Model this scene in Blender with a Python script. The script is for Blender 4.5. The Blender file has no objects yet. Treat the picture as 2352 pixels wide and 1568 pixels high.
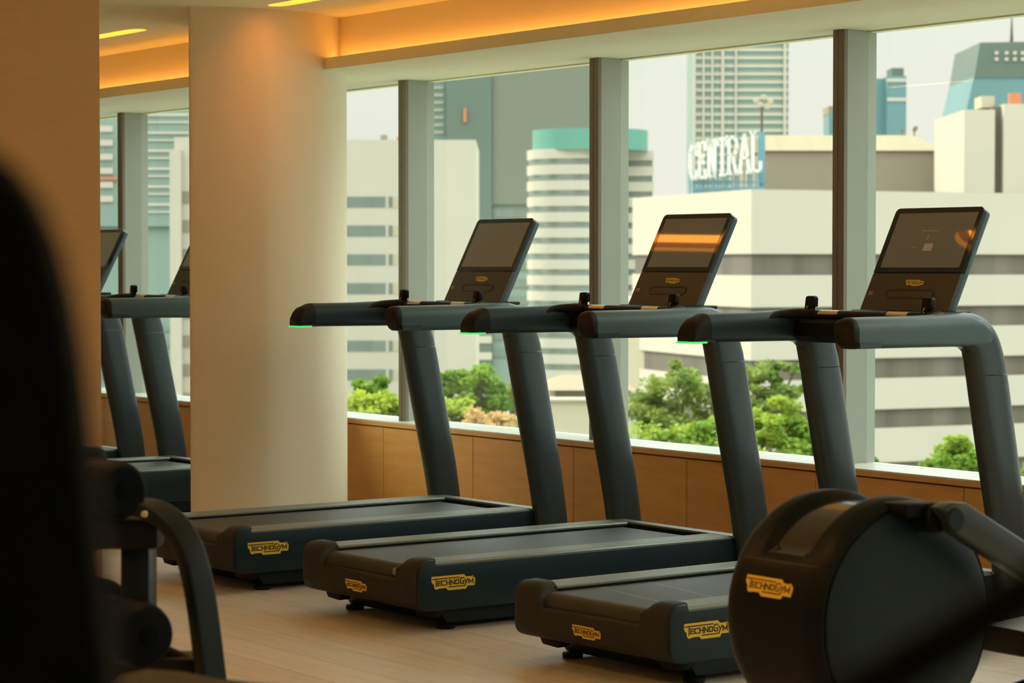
import bpy, bmesh, math, random
from mathutils import Vector, Matrix
import numpy as np
random.seed(7)
rng = np.random.default_rng(11)
S = bpy.context.scene
COL = S.collection

# ------------------------------------------------------------------ camera
YAW, PITCH, FPX, CAMZ = 0.958083, 0.0320613, 5553.0, 1.35
cd = bpy.data.cameras.new('camera'); cam = bpy.data.objects.new('camera', cd); COL.objects.link(cam)
cam.location = (0, 0, CAMZ)
cam.rotation_euler = (math.pi / 2 - PITCH, 0, YAW)
cd.sensor_width = 36.0; cd.lens = 36.0 * FPX / 2352.0
cd.clip_start = 0.05; cd.clip_end = 6000
cd.dof.use_dof = True; cd.dof.focus_distance = 9.0; cd.dof.aperture_fstop = 7.0
S.camera = cam
# ------------------------------------------------------------------ view, world, sun
S.view_settings.view_transform = 'Standard'; S.view_settings.look = 'None'
S.view_settings.gamma = 1.0; S.view_settings.use_curve_mapping = False
S.view_settings.exposure = 0.45
S.cycles.use_denoising = True
S.cycles.max_bounces = 10; S.cycles.diffuse_bounces = 6; S.cycles.glossy_bounces = 4
S.cycles.transparent_max_bounces = 16; S.cycles.sample_clamp_indirect = 6
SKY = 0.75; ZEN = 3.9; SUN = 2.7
LED_E = 10.0; SLOT_E = 9.0; FILL_E = 66.0
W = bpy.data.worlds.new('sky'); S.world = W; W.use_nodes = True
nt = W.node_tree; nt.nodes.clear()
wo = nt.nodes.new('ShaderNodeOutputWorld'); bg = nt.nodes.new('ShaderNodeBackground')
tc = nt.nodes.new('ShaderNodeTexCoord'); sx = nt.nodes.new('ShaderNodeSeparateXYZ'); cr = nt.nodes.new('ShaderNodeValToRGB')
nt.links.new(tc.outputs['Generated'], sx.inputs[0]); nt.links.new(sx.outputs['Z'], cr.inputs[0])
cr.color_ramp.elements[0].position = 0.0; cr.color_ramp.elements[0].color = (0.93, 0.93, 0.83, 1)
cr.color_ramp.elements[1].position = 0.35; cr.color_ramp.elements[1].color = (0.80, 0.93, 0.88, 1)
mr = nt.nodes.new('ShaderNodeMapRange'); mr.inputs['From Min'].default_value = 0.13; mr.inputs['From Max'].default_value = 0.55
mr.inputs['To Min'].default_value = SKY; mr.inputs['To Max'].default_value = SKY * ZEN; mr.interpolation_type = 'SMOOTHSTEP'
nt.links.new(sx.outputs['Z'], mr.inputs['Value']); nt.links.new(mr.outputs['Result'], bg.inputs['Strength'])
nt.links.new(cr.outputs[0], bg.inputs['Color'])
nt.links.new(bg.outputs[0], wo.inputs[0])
sd = bpy.data.lights.new('sun', 'SUN'); so = bpy.data.objects.new('sun', sd); COL.objects.link(so)
sd.energy = SUN; sd.angle = 0.02; sd.color = (1.0, 0.88, 0.68)
so.rotation_euler = Vector((0.86, 0.28, -0.62)).to_track_quat('-Z', 'Y').to_euler()
so.location = (-20, -20, 40)

# ------------------------------------------------------------------ materials
def mat(name, col, rough=0.5, metal=0.0, noise=0.0, nscale=30.0, bump=0.0, spec=None, emit=None, estr=0.0, stretch=None, coat=0.0):
    m = bpy.data.materials.new(name); m.use_nodes = True
    t = m.node_tree; p = t.nodes['Principled BSDF']
    p.inputs['Base Color'].default_value = (*col, 1); p.inputs['Roughness'].default_value = rough
    p.inputs['Metallic'].default_value = metal
    if spec is not None: p.inputs['Specular IOR Level'].default_value = spec
    if coat: p.inputs['Coat Weight'].default_value = coat; p.inputs['Coat Roughness'].default_value = 0.05
    if emit: p.inputs['Emission Color'].default_value = (*emit, 1); p.inputs['Emission Strength'].default_value = estr
    if noise or bump:
        c = t.nodes.new('ShaderNodeTexCoord'); mp = t.nodes.new('ShaderNodeMapping'); n = t.nodes.new('ShaderNodeTexNoise')
        t.links.new(c.outputs['Object'], mp.inputs[0]); t.links.new(mp.outputs[0], n.inputs['Vector'])
        n.inputs['Scale'].default_value = nscale; n.inputs['Detail'].default_value = 4
        if stretch: mp.inputs['Scale'].default_value = stretch
        if noise:
            mx = t.nodes.new('ShaderNodeMix'); mx.data_type = 'RGBA'
            mx.inputs['A'].default_value = (*[max(0, v * (1 - noise)) for v in col], 1)
            mx.inputs['B'].default_value = (*[min(1, v * (1 + noise)) for v in col], 1)
            t.links.new(n.outputs['Fac'], mx.inputs['Factor']); t.links.new(mx.outputs['Result'], p.inputs['Base Color'])
        if bump:
            b = t.nodes.new('ShaderNodeBump'); b.inputs['Strength'].default_value = bump; b.inputs['Distance'].default_value = 0.002
            t.links.new(n.outputs['Fac'], b.inputs['Height']); t.links.new(b.outputs[0], p.inputs['Normal'])
    return m

M = {}
M['plaster'] = mat('warm_plaster', (0.74, 0.66, 0.48), 0.75, noise=0.03, nscale=60, bump=0.05)
M['column'] = mat('column_plaster', (0.74, 0.66, 0.48), 0.6, noise=0.03, nscale=40, bump=0.05)
M['ceiling'] = mat('ceiling_paint', (0.80, 0.80, 0.56), 0.8, noise=0.02, nscale=8)
M['pier'] = mat('tan_wallcovering', (0.55, 0.33, 0.14), 0.75, noise=0.06, nscale=6, stretch=(1, 1, 14), bump=0.05)
M['backwall'] = mat('back_wall_paint', (0.30, 0.22, 0.13), 0.8, noise=0.05)
M['sill'] = mat('white_sill', (0.86, 0.87, 0.82), 0.22, noise=0.03)
M['alu'] = mat('grey_mullion', (0.34, 0.37, 0.31), 0.45, metal=0.15, noise=0.05, nscale=5)
M['mull_face'] = mat('bronze_mullion_face', (0.19, 0.165, 0.12), 0.5, noise=0.05)
M['gasket'] = mat('black_gasket', (0.012, 0.014, 0.012), 0.7, noise=0.1)
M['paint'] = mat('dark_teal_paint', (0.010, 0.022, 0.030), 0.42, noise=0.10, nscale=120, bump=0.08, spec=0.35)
M['side'] = mat('dark_blue_side_panel', (0.006, 0.019, 0.028), 0.38, noise=0.08, nscale=90, bump=0.04, spec=0.3)
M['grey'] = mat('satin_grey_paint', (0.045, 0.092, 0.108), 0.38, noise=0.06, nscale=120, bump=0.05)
M['upr'] = mat('satin_dark_grey_upright', (0.030, 0.047, 0.055), 0.33, noise=0.06, nscale=120, bump=0.04, spec=0.45)
M['cap'] = mat('anthracite_plastic', (0.020, 0.024, 0.024), 0.55, noise=0.08, nscale=150, bump=0.08, spec=.25)
M['black'] = mat('black_plastic', (0.004, 0.0045, 0.005), 0.5, noise=0.1, nscale=120, spec=0.2)
M['rubber'] = mat('black_rubber_grip', (0.008, 0.008, 0.008), 0.55, noise=0.1, nscale=200, bump=0.1, spec=0.25)
M['belt'] = mat('grey_running_belt', (0.030, 0.035, 0.031), 0.48, noise=0.12, nscale=350, bump=0.35, spec=0.4)
M['alurail'] = mat('brushed_alu_rail', (0.20, 0.22, 0.18), 0.42, metal=0.35, noise=0.06, nscale=40, stretch=(30, 1, 1))
M['sensor'] = mat('steel_grip_sensor', (0.65, 0.48, 0.30), 0.3, metal=0.9, noise=0.03)
M['chrome'] = mat('polished_steel', (0.7, 0.68, 0.6), 0.18, metal=1.0, noise=0.02)
M['glassblack'] = mat('black_screen_glass', (0.006, 0.009, 0.008), 0.06, noise=0.02, spec=0.38)
M['screen'] = mat('display_glass', (0.050, 0.040, 0.024), 0.035, noise=0.04, nscale=4, spec=0.8, emit=(0.5, 0.40, 0.22), estr=0.05)
M['ui'] = mat('display_print', (0.22, 0.2, 0.14), 0.3, noise=0.05, emit=(0.55, 0.45, 0.3), estr=0.09)
M['lower'] = mat('brown_black_fascia', (0.030, 0.024, 0.017), 0.45, noise=0.08, nscale=200, bump=0.05)
M['yellow'] = mat('yellow_badge', (0.72, 0.50, 0.045), 0.45, noise=0.03)
M['ink'] = mat('black_badge_ink', (0.010, 0.009, 0.007), 0.5, noise=0.05)
M['green'] = mat('green_led', (0.05, 0.5, 0.1), 0.4, emit=(0.02, 0.62, 0.10), estr=1.0, noise=0.02)
M['strip'] = mat('dark_translucent_strip', (0.02, 0.035, 0.055), 0.15, noise=0.03)
M['drum'] = mat('satin_black_drum', (0.005, 0.008, 0.010), 0.42, noise=0.08, nscale=150, bump=0.04, spec=.08)
M['channel'] = mat('glossy_dark_channel', (0.012, 0.010, 0.009), 0.16, noise=0.03)
M['cover'] = mat('teal_black_cover', (0.005, 0.015, 0.022), 0.45, noise=0.08, nscale=200, bump=0.05, spec=0.25)
M['pad'] = mat('black_foam_pad', (0.0015, 0.004, 0.008), 0.6, noise=0.1, nscale=200, bump=0.1, spec=.06)
M['vinyl'] = mat('dark_vinyl', (0.008, 0.008, 0.007), 0.5, noise=0.08, nscale=100, bump=0.1, spec=.12)
M['matte'] = mat('matte_black_foreground', (0.0015, 0.0015, 0.0015), 0.8, spec=0.1, noise=0.1)
M['tube'] = mat('dark_frame_paint', (0.004, 0.009, 0.013), 0.35, noise=0.06, nscale=90, spec=.2)
M['led'] = mat('amber_led_strip', (1, 0.6, 0.2), 0.5, emit=(1.0, 0.40, 0.075), estr=LED_E, noise=0.01)
M['slot'] = mat('amber_slot_lamp', (1, 0.6, 0.2), 0.5, emit=(1.0, 0.31, 0.035), estr=SLOT_E, noise=0.01)
M['fill_lamp'] = mat('warm_fill_lamp', (1, 0.7, 0.4), 0.5, emit=(1.0, 0.48, 0.15), estr=FILL_E, noise=0.01)
M['slotbox'] = mat('slot_lamp_housing', (0.16, 0.10, 0.045), 0.6, noise=0.05)
M['facade'] = mat('white_facade', (0.495, 0.45, 0.37), 0.8, noise=0.05, nscale=0.2)
M['facade2'] = mat('cream_facade', (0.44, 0.39, 0.28), 0.8, noise=0.06, nscale=0.2)
M['winband'] = mat('brown_window_band', (0.135, 0.115, 0.088), 0.5, noise=0.75, nscale=0.45, stretch=(1, 1, 0.02))
M['tealwin'] = mat('teal_window_band', (0.165, 0.20, 0.17), 0.4, noise=0.3, nscale=0.5, stretch=(1, 1, 0.05))
M['glasstower'] = mat('curtain_wall_reflection_tone', (0.155, 0.165, 0.13), 0.5, noise=0.08, nscale=0.05)
M['glasstower2'] = mat('dark_green_curtain_wall', (0.10, 0.14, 0.115), 0.5, noise=0.10, nscale=0.06)
M['paletower'] = mat('pale_teal_curtain_wall', (0.20, 0.275, 0.24), 0.5, noise=0.10, nscale=0.08)
M['bluetower'] = mat('blue_curtain_wall', (0.12, 0.235, 0.25), 0.5, noise=0.12, nscale=0.05)
M['teal'] = mat('teal_painted_crown', (0.10, 0.29, 0.235), 0.6, noise=0.05, nscale=0.3)
M['brownblock'] = mat('brown_cladding', (0.26, 0.22, 0.16), 0.8, noise=0.06, nscale=0.3)
M['tanroof'] = mat('tan_metal_roof', (0.27, 0.215, 0.12), 0.6, noise=0.12, nscale=1.2, stretch=(1, 0.05, 0.05))
M['tile'] = mat('brown_roof_tiles', (0.30, 0.20, 0.13), 0.8, noise=0.15, nscale=2)
M['blueframe'] = mat('blue_sign_frame', (0.12, 0.27, 0.34), 0.6, noise=0.1, nscale=3)
M['signwhite'] = mat('white_sign_letters', (0.72, 0.71, 0.64), 0.5, noise=0.02)
M['bark'] = mat('grey_brown_bark', (0.12, 0.09, 0.06), 0.9, noise=0.3, nscale=5)
M['ground'] = mat('pale_concrete_ground', (0.30, 0.30, 0.26), 0.9, noise=0.2, nscale=0.1)
M['rust'] = mat('rusty_orange_metal', (0.5, 0.18, 0.08), 0.7, noise=0.1)

def leafmat(name, c1, c2):
    m = bpy.data.materials.new(name); m.use_nodes = True; t = m.node_tree; p = t.nodes['Principled BSDF']
    c = t.nodes.new('ShaderNodeTexCoord'); n = t.nodes.new('ShaderNodeTexNoise'); r = t.nodes.new('ShaderNodeValToRGB')
    n.inputs['Scale'].default_value = 1.1; n.inputs['Detail'].default_value = 3
    t.links.new(c.outputs['Object'], n.inputs['Vector']); t.links.new(n.outputs['Fac'], r.inputs[0])
    r.color_ramp.elements[0].position = 0.35; r.color_ramp.elements[0].color = (*c1, 1)
    r.color_ramp.elements[1].position = 0.65; r.color_ramp.elements[1].color = (*c2, 1)
    t.links.new(r.outputs[0], p.inputs['Base Color']); p.inputs['Roughness'].default_value = 0.6
    tr = t.nodes.new('ShaderNodeBsdfTranslucent'); t.links.new(r.outputs[0], tr.inputs['Color'])
    mx = t.nodes.new('ShaderNodeMixShader'); mx.inputs[0].default_value = 0.4
    t.links.new(p.outputs[0], mx.inputs[1]); t.links.new(tr.outputs[0], mx.inputs[2])
    t.links.new(mx.outputs[0], t.nodes['Material Output'].inputs[0]); return m
M['leafA'] = leafmat('deep_green_leaves', (0.07, 0.18, 0.012), (0.22, 0.36, 0.03))
M['leafB'] = leafmat('yellow_green_leaves', (0.17, 0.30, 0.025), (0.42, 0.50, 0.06))
M['leafC'] = leafmat('olive_leaves', (0.13, 0.21, 0.03), (0.33, 0.39, 0.08))
M['leafD'] = leafmat('pinkish_shrub_leaves', (0.35, 0.42, 0.10), (0.62, 0.42, 0.18))

def glassmat():
    m = bpy.data.materials.new('window_glass'); m.use_nodes = True; t = m.node_tree; t.nodes.clear()
    o = t.nodes.new('ShaderNodeOutputMaterial'); tr = t.nodes.new('ShaderNodeBsdfTransparent'); g = t.nodes.new('ShaderNodeBsdfGlossy')
    f = t.nodes.new('ShaderNodeFresnel'); ge = t.nodes.new('ShaderNodeNewGeometry'); io = t.nodes.new('ShaderNodeMapRange')
    io.inputs['To Min'].default_value = 1.35; io.inputs['To Max'].default_value = 1 / 1.35
    t.links.new(ge.outputs['Backfacing'], io.inputs['Value']); t.links.new(io.outputs['Result'], f.inputs['IOR'])
    mx = t.nodes.new('ShaderNodeMixShader')
    tr.inputs['Color'].default_value = (0.985, 0.985, 0.965, 1); g.inputs['Roughness'].default_value = 0.0
    g.inputs['Color'].default_value = (0.7, 0.75, 0.7, 1)
    t.links.new(f.outputs[0], mx.inputs[0]); t.links.new(tr.outputs[0], mx.inputs[1]); t.links.new(g.outputs[0], mx.inputs[2])
    t.links.new(mx.outputs[0], o.inputs[0]); return m
M['glass'] = glassmat()

def woodmat(name, a, b, scale, axis, plank=None):
    m = bpy.data.materials.new(name); m.use_nodes = True; t = m.node_tree; p = t.nodes['Principled BSDF']
    c = t.nodes.new('ShaderNodeTexCoord'); mp = t.nodes.new('ShaderNodeMapping'); n = t.nodes.new('ShaderNodeTexNoise')
    mp.inputs['Scale'].default_value = axis; n.inputs['Scale'].default_value = scale; n.inputs['Detail'].default_value = 6
    t.links.new(c.outputs['Object'], mp.inputs[0]); t.links.new(mp.outputs[0], n.inputs['Vector'])
    r = t.nodes.new('ShaderNodeValToRGB'); r.color_ramp.elements[0].position = 0.3; r.color_ramp.elements[1].position = 0.7
    r.color_ramp.elements[0].color = (*a, 1); r.color_ramp.elements[1].color = (*b, 1)
    t.links.new(n.outputs['Fac'], r.inputs[0]); out = r.outputs[0]
    if plank:
        br = t.nodes.new('ShaderNodeTexBrick'); mp2 = t.nodes.new('ShaderNodeMapping'); mp2.inputs['Rotation'].default_value = (0, 0, plank)
        t.links.new(c.outputs['Object'], mp2.inputs[0]); t.links.new(mp2.outputs[0], br.inputs['Vector'])
        br.inputs['Scale'].default_value = 1.0; br.inputs['Brick Width'].default_value = 1.4; br.inputs['Row Height'].default_value = 0.19
        br.inputs['Mortar Size'].default_value = 0.0015; br.inputs['Color1'].default_value = (1, 1, 1, 1)
        br.inputs['Color2'].default_value = (0.86, 0.84, 0.82, 1); br.inputs['Mortar'].default_value = (0.5, 0.45, 0.4, 1)
        mx = t.nodes.new('ShaderNodeMix'); mx.data_type = 'RGBA'; mx.blend_type = 'MULTIPLY'; mx.inputs['Factor'].default_value = 1
        t.links.new(out, mx.inputs['A']); t.links.new(br.outputs['Color'], mx.inputs['B']); out = mx.outputs['Result']
    t.links.new(out, p.inputs['Base Color']); p.inputs['Roughness'].default_value = 0.42
    return m
M['floor'] = woodmat('light_oak_floor', (0.56, 0.53, 0.47), (0.67, 0.63, 0.56), 3, (0.6, 8, 1), plank=0.001)
M['oak'] = woodmat('oak_veneer', (0.80, 0.43, 0.13), (0.88, 0.51, 0.18), 5, (1, 1, 7))

# ------------------------------------------------------------------ helpers
def link(name, me, m=None, parent=None, smooth=False, loc=None):
    o = bpy.data.objects.new(name, me); COL.objects.link(o)
    if m is not None:
        for mm in (m if isinstance(m, (list, tuple)) else [m]): me.materials.append(mm)
    if smooth:
        me.polygons.foreach_set('use_smooth', [True] * len(me.polygons)); me.set_sharp_from_angle(angle=math.radians(38))
    if parent is not None: o.parent = parent
    if loc is not None: o.location = loc
    return o
def bm_obj(name, bm, m, parent=None, smooth=True, loc=None):
    bmesh.ops.recalc_face_normals(bm, faces=bm.faces)
    me = bpy.data.meshes.new(name); bm.to_mesh(me); bm.free()
    return link(name, me, m, parent, smooth, loc)
def tag(o, label, cat, group=None, kind=None):
    o['label'] = label; o['category'] = cat
    if group: o['group'] = group
    if kind: o['kind'] = kind
    return o
def structure(o, label=None):
    o['kind'] = 'structure'
    if label: o['label'] = label
    return o
def empty(name, loc=(0, 0, 0), rz=0):
    o = bpy.data.objects.new(name, None); COL.objects.link(o); o.location = loc; o.rotation_euler = (0, 0, rz)
    o.empty_display_size = 0.1; return o
def box(bm, lo, hi, bev=0.0, seg=2):
    r = bmesh.ops.create_cube(bm, size=1.0)
    vs = r['verts']
    for v in vs:
        v.co = Vector([lo[i] + (v.co[i] + 0.5) * (hi[i] - lo[i]) for i in range(3)])
    if bev > 0:
        es = list({e for v in vs for e in v.link_edges})
        bmesh.ops.bevel(bm, geom=es, offset=bev, segments=seg, profile=0.5, affect='EDGES')
    return bm
def boxobj(name, lo, hi, m, parent=None, bev=0.0, seg=2):
    bm = bmesh.new(); box(bm, lo, hi, bev, seg); return bm_obj(name, bm, m, parent)
def extrude(pts, axis, a, b, bm=None):
    """prism of a 2D outline: axis 'x' -> pts are (y,z); 'y' -> (x,z); 'z' -> (x,y)"""
    bm = bm or bmesh.new()
    def P(p, t): return {'x': (t, p[0], p[1]), 'y': (p[0], t, p[1]), 'z': (p[0], p[1], t)}[axis]
    A = [bm.verts.new(P(p, a)) for p in pts]; B = [bm.verts.new(P(p, b)) for p in pts]
    n = len(pts)
    bm.faces.new(A); bm.faces.new(B[::-1])
    for i in range(n): bm.faces.new((A[i], B[i], B[(i + 1) % n], A[(i + 1) % n]))
    return bm
def bevel_all(bm, off, seg=2, ang=0.5):
    bmesh.ops.recalc_face_normals(bm, faces=bm.faces)
    es = [e for e in bm.edges if len(e.link_faces) == 2 and e.calc_face_angle(0) > ang]
    bmesh.ops.bevel(bm, geom=es, offset=off, segments=seg, profile=0.5, affect='EDGES'); return bm
def rings(secs, closed_ring=True, caps=True, bm=None):
    bm = bm or bmesh.new(); R = [[bm.verts.new(p) for p in s] for s in secs]
    n = len(R[0])
    for i in range(len(R) - 1):
        for j in range(n if closed_ring else n - 1):
            k = (j + 1) % n; bm.faces.new((R[i][j], R[i][k], R[i + 1][k], R[i + 1][j]))
    if caps: bm.faces.new(R[0][::-1]); bm.faces.new(R[-1])
    return bm
def superring(a, b, n=24, e=2.6):
    out = []
    for i in range(n):
        t = 2 * math.pi * i / n; c, s = math.cos(t), math.sin(t)
        out.append((a * math.copysign(abs(c) ** (2 / e), c), b * math.copysign(abs(s) ** (2 / e), s)))
    return out
def sweep(path, sizes, up=(1, 0, 0), n=24, e=2.6, bm=None, caps=True, flat=()):
    """path of points; sizes (half along 'up', half across) per point"""
    P = [Vector(p) for p in path]; secs = []; U = Vector(up)
    for i, p in enumerate(P):
        t = (P[min(i + 1, len(P) - 1)] - P[max(i - 1, 0)]).normalized()
        if i in flat or (i - len(P)) in flat: t = Vector((0, 0, 1))
        v = t.cross(U).normalized(); u = v.cross(t).normalized()
        a, b = sizes[i] if isinstance(sizes, list) else sizes
        secs.append([p + u * x + v * y for x, y in superring(a, b, n, e)])
    return rings(secs, caps=caps, bm=bm)
def smooth_path(pts, k=6):
    out = []; P = [Vector(p) for p in pts]; n = len(P)
    for i in range(n - 1):
        p0, p1, p2, p3 = P[max(i - 1, 0)], P[i], P[i + 1], P[min(i + 2, n - 1)]
        for s in range(k):
            t = s / k
            out.append(0.5 * ((2 * p1) + (-p0 + p2) * t + (2 * p0 - 5 * p1 + 4 * p2 - p3) * t * t + (-p0 + 3 * p1 - 3 * p2 + p3) * t ** 3))
    out.append(P[-1]); return out
def tube(name, pts, r, m, parent=None, n=12, k=6, loc=None):
    P = smooth_path(pts, k) if k > 1 else [Vector(p) for p in pts]
    d = (P[-1] - P[0]).normalized()
    up = Vector((0, 0, 1)) if abs(d.z) < 0.8 else Vector((1, 0, 0))
    return bm_obj(name, sweep(P, (r, r), up, n, 2.0), m, parent, loc=loc)
def disc(bm, c, r, h, axis='z', n=32, bev=0.0):
    pts = [(math.cos(2 * math.pi * i / n), math.sin(2 * math.pi * i / n)) for i in range(n)]
    ax = {'x': lambda u, v, w: (w, u, v), 'y': lambda u, v, w: (u, w, v), 'z': lambda u, v, w: (u, v, w)}[axis]
    secs = []
    for w, rr in ((0, r - bev), (bev, r), (h - bev, r), (h, r - bev)) if bev else ((0, r), (h, r)):
        secs.append([Vector(c) + Vector(ax(rr * x, rr * y, w)) for x, y in pts])
    return rings(secs, bm=bm)
def flatpoly(pts, th, bm=None):
    return extrude(pts, 'z', 0, th, bm)
def copy_tree(o, parent=None):
    c = o.copy(); COL.objects.link(c)
    if parent is not None: c.parent = parent
    for ch in list(o.children): copy_tree(ch, c)
    return c

# ------------------------------------------------------------------ badge (outline, lettering), drawn once in flat units 1.0 wide
def badge_pts(p): return [((x - 150) / 1585.0, (615 - y) / 1585.0) for x, y in p]
OUT = badge_pts([(150, 430), (1320, 430), (1400, 511), (1590, 517), (1640, 491), (1735, 598), (1715, 817), (1445, 812), (1400, 903),
                 (745, 903), (670, 824), (420, 824), (395, 842), (295, 847), (240, 777), (235, 677), (205, 669), (150, 600)])
STROKES = [[(190, 514), (1140, 514)], [(318, 520), (318, 750)],
           [(485, 592), (375, 592), (375, 718), (485, 718)], [(375, 655), (470, 655)],
           [(640, 592), (545, 592), (515, 615), (515, 695), (545, 718), (640, 718)],
           [(690, 578), (690, 732)], [(690, 655), (800, 655)], [(800, 578), (800, 732)],
           [(850, 732), (850, 592), (968, 718), (968, 578)],
           [(1040, 592), (1112, 592), (1130, 612), (1130, 698), (1112, 718), (1040, 718), (1020, 698), (1020, 612), (1040, 592)],
           [(1312, 540), (1215, 540), (1190, 560), (1190, 700), (1215, 720), (1308, 720), (1308, 645), (1255, 645)],
           [(1345, 585), (1398, 668)], [(1455, 585), (1352, 797), (775, 797)],
           [(1495, 732), (1495, 600), (1570, 700), (1645, 600), (1645, 732)]]
def stroke_mesh(strokes, w, z0, z1, bm=None, tr=lambda x, y: (x, y)):
    bm = bm or bmesh.new()
    for s in strokes:
        for i in range(len(s) - 1):
            a, b = Vector(tr(*s[i])), Vector(tr(*s[i + 1])); d = (b - a).normalized(); nrm = Vector((-d.y, d.x)) * w / 2; ex = d * w * 0.48
            q = [a - ex + nrm, a - ex - nrm, b + ex - nrm, b + ex + nrm]
            extrude([(v.x, v.y) for v in q], 'z', z0, z1, bm)
    return bm
BADGE_ME = None
def badge(parent, matrix, width, name='badge'):
    """plate with raised black lettering; matrix maps flat x right, y up, z out"""
    global BADGE_ME
    if BADGE_ME is None:
        bm = flatpoly(OUT, 0.012); bmesh.ops.recalc_face_normals(bm, faces=bm.faces); a = bpy.data.meshes.new('badge'); bm.to_mesh(a); bm.free(); a.materials.append(M['yellow'])
        bm = stroke_mesh(STROKES, 0.0185, 0.012, 0.017, tr=lambda x, y: ((x - 150) / 1585, (615 - y) / 1585))
        disc(bm, ((1637 - 150) / 1585, (548 - 615) / -1585, 0.012), 0.011, 0.005, 'z', 10)
        bmesh.ops.recalc_face_normals(bm, faces=bm.faces); b = bpy.data.meshes.new('lettering'); bm.to_mesh(b); bm.free(); b.materials.append(M['ink'])
        BADGE_ME = (a, b)
    o = bpy.data.objects.new(name, BADGE_ME[0]); COL.objects.link(o); o.parent = parent
    o.matrix_local = matrix @ Matrix.Diagonal((width, width * 0.93, width, 1))
    l = bpy.data.objects.new('lettering', BADGE_ME[1]); COL.objects.link(l); l.parent = o
    o['label'] = 'yellow logo badge with black lettering'
    return o
def frame(origin, xdir, ydir):
    x = Vector(xdir).normalized(); y = Vector(ydir).normalized(); z = x.cross(y)
    m = Matrix((x, y, z)).transposed().to_4x4(); m.translation = Vector(origin); return m

# ------------------------------------------------------------------ room shell
YG = 6.9            # glass plane
ZC = 2.545          # ceiling
LZ, LY = 2.283, 5.965  # light trough: underside height, front edge
XA, XB, YB = -19.0, 5.0, -5.0
COLC = (-10.40, 5.84); COLR = 0.385
structure(boxobj('floor', (XA, YB, -0.12), (XB, YG + 0.25, 0.0), M['floor']))
bm = bmesh.new()
SLOT = [(-12.20, -11.20), (-9.86, -8.80), (-7.42, -6.40), (-5.02, -4.0), (-2.62, -1.6)]
SY0, SY1 = 5.52, 5.62
ROWS = [SY0, 2.2, -0.6, -3.2]
def ceil_with_holes():
    # slabs leave rounded openings for the slot and fill lamps
    bm = bmesh.new(); z0, z1 = ZC, ZC + 0.03; wd = SY1 - SY0; r = wd / 2
    def slab(x0, x1, y0, y1): box(bm, (x0, y0, z0), (x1, y1, z1))
    ys = [YB] + [v for y in sorted(ROWS) for v in (y, y + wd)] + [6.16]
    for i in range(0, len(ys), 2): slab(XA, XB, ys[i], ys[i + 1])
    edges = [XA] + [v for q in SLOT for v in q] + [XB]
    for y0 in ROWS:
        for i in range(0, len(edges), 2): slab(edges[i], edges[i + 1], y0, y0 + wd)
        for a, b in SLOT:
            for cx, sg in ((a + r * 1.6, -1), (b - r * 1.6, 1)):
                for top in (0, 1):
                    pts = [(cx + sg * r * 1.6, y0 + wd * top)]
                    for k in range(9):
                        t = math.pi / 2 * k / 8
                        pts.append((cx + sg * r * 1.6 * math.cos(t), y0 + r + (r if top else -r) * math.sin(t)))
                    extrude(pts, 'z', z0, z1, bm)
    return bm_obj('ceiling', bm, M['ceiling'], smooth=False)
structure(ceil_with_holes())
bm = bmesh.new(); box(bm, (XA, YB - 0.2, ZC + 0.16), (XB, YG + 0.3, ZC + 0.34)); structure(bm_obj('ceiling', bm, M['ceiling']))
# perimeter cove: back face, trough and soffit
structure(boxobj('wall_cove', (XA, 6.10, LZ + 0.0125), (XB, 6.16, ZC + 0.16), M['plaster']))
bm = bmesh.new(); box(bm, (XA, LY, LZ), (XB, LY + 0.02, LZ + 0.055)); box(bm, (XA, LY + 0.02, LZ), (XB, 6.30, LZ + 0.012))
structure(bm_obj('trim_trough', bm, M['ceiling'], smooth=False))
bm = extrude([(6.3005, 2.284), (6.77, 2.3035), (YG + 0.03, 2.3035), (YG + 0.03, 2.33), (6.3005, 2.33)], 'x', XA, XB); structure(bm_obj('trim_soffit', bm, M['ceiling'], smooth=False))
structure(boxobj('wall_lintel', (XA, YG - 0.1, 2.33), (XB, YG + 0.2, ZC + 0.16), M['plaster']))
structure(boxobj('trim_head', (XA, YG + 0.01, 2.297), (XB, YG + 0.06, 2.303), M['ceiling']))
led = boxobj('led_strip', (XA + 0.2, 6.055, LZ + 0.041), (XB - 0.2, 6.072, LZ + 0.047), M['led'])
structure(boxobj('trim_led_profile', (XA + 0.2, 6.055, LZ + 0.0122), (XB - 0.2, 6.072, LZ + 0.0408), M['alu']))
tag(led, 'continuous amber light strip hidden in the cove trough above the windows', 'light strip')
structure(boxobj('wall_left', (XA - 0.2, YB - 0.2, -0.1), (XA, YG + 0.3, ZC + 0.3), M['backwall']))
structure(boxobj('wall_back', (XA, YB - 0.2, -0.1), (XB, YB, ZC + 0.3), M['backwall']))
bm = bmesh.new(); box(bm, (XB, YB - 0.2, -0.1), (XB + 0.2, YG + 0.3, 1.15)); box(bm, (XB, YB - 0.2, 2.45), (XB + 0.2, YG + 0.3, ZC + 0.3))
for q in range(7): box(bm, (XB, -5.0 + 1.98 * q - 0.04, 1.15), (XB + 0.2, -5.0 + 1.98 * q + 0.04, 2.45))
structure(bm_obj('wall_right', bm, M['alu'], smooth=False))
structure(boxobj('window_side', (XB + 0.09, YB, 1.15), (XB + 0.10, YG, 2.45), M['glass']))  # side windows added out of view to bring daylight onto the right-facing sides
pl = bpy.data.lights.new('side_portal', 'AREA'); po = bpy.data.objects.new('side_portal', pl); COL.objects.link(po)
pl.shape = 'RECTANGLE'; pl.size = 1.3; pl.size_y = YG - YB; pl.cycles.is_portal = True
po.location = (XB + 0.25, (YG + YB) / 2, 1.80); po.rotation_euler = (0, math.pi / 2, 0)
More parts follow.
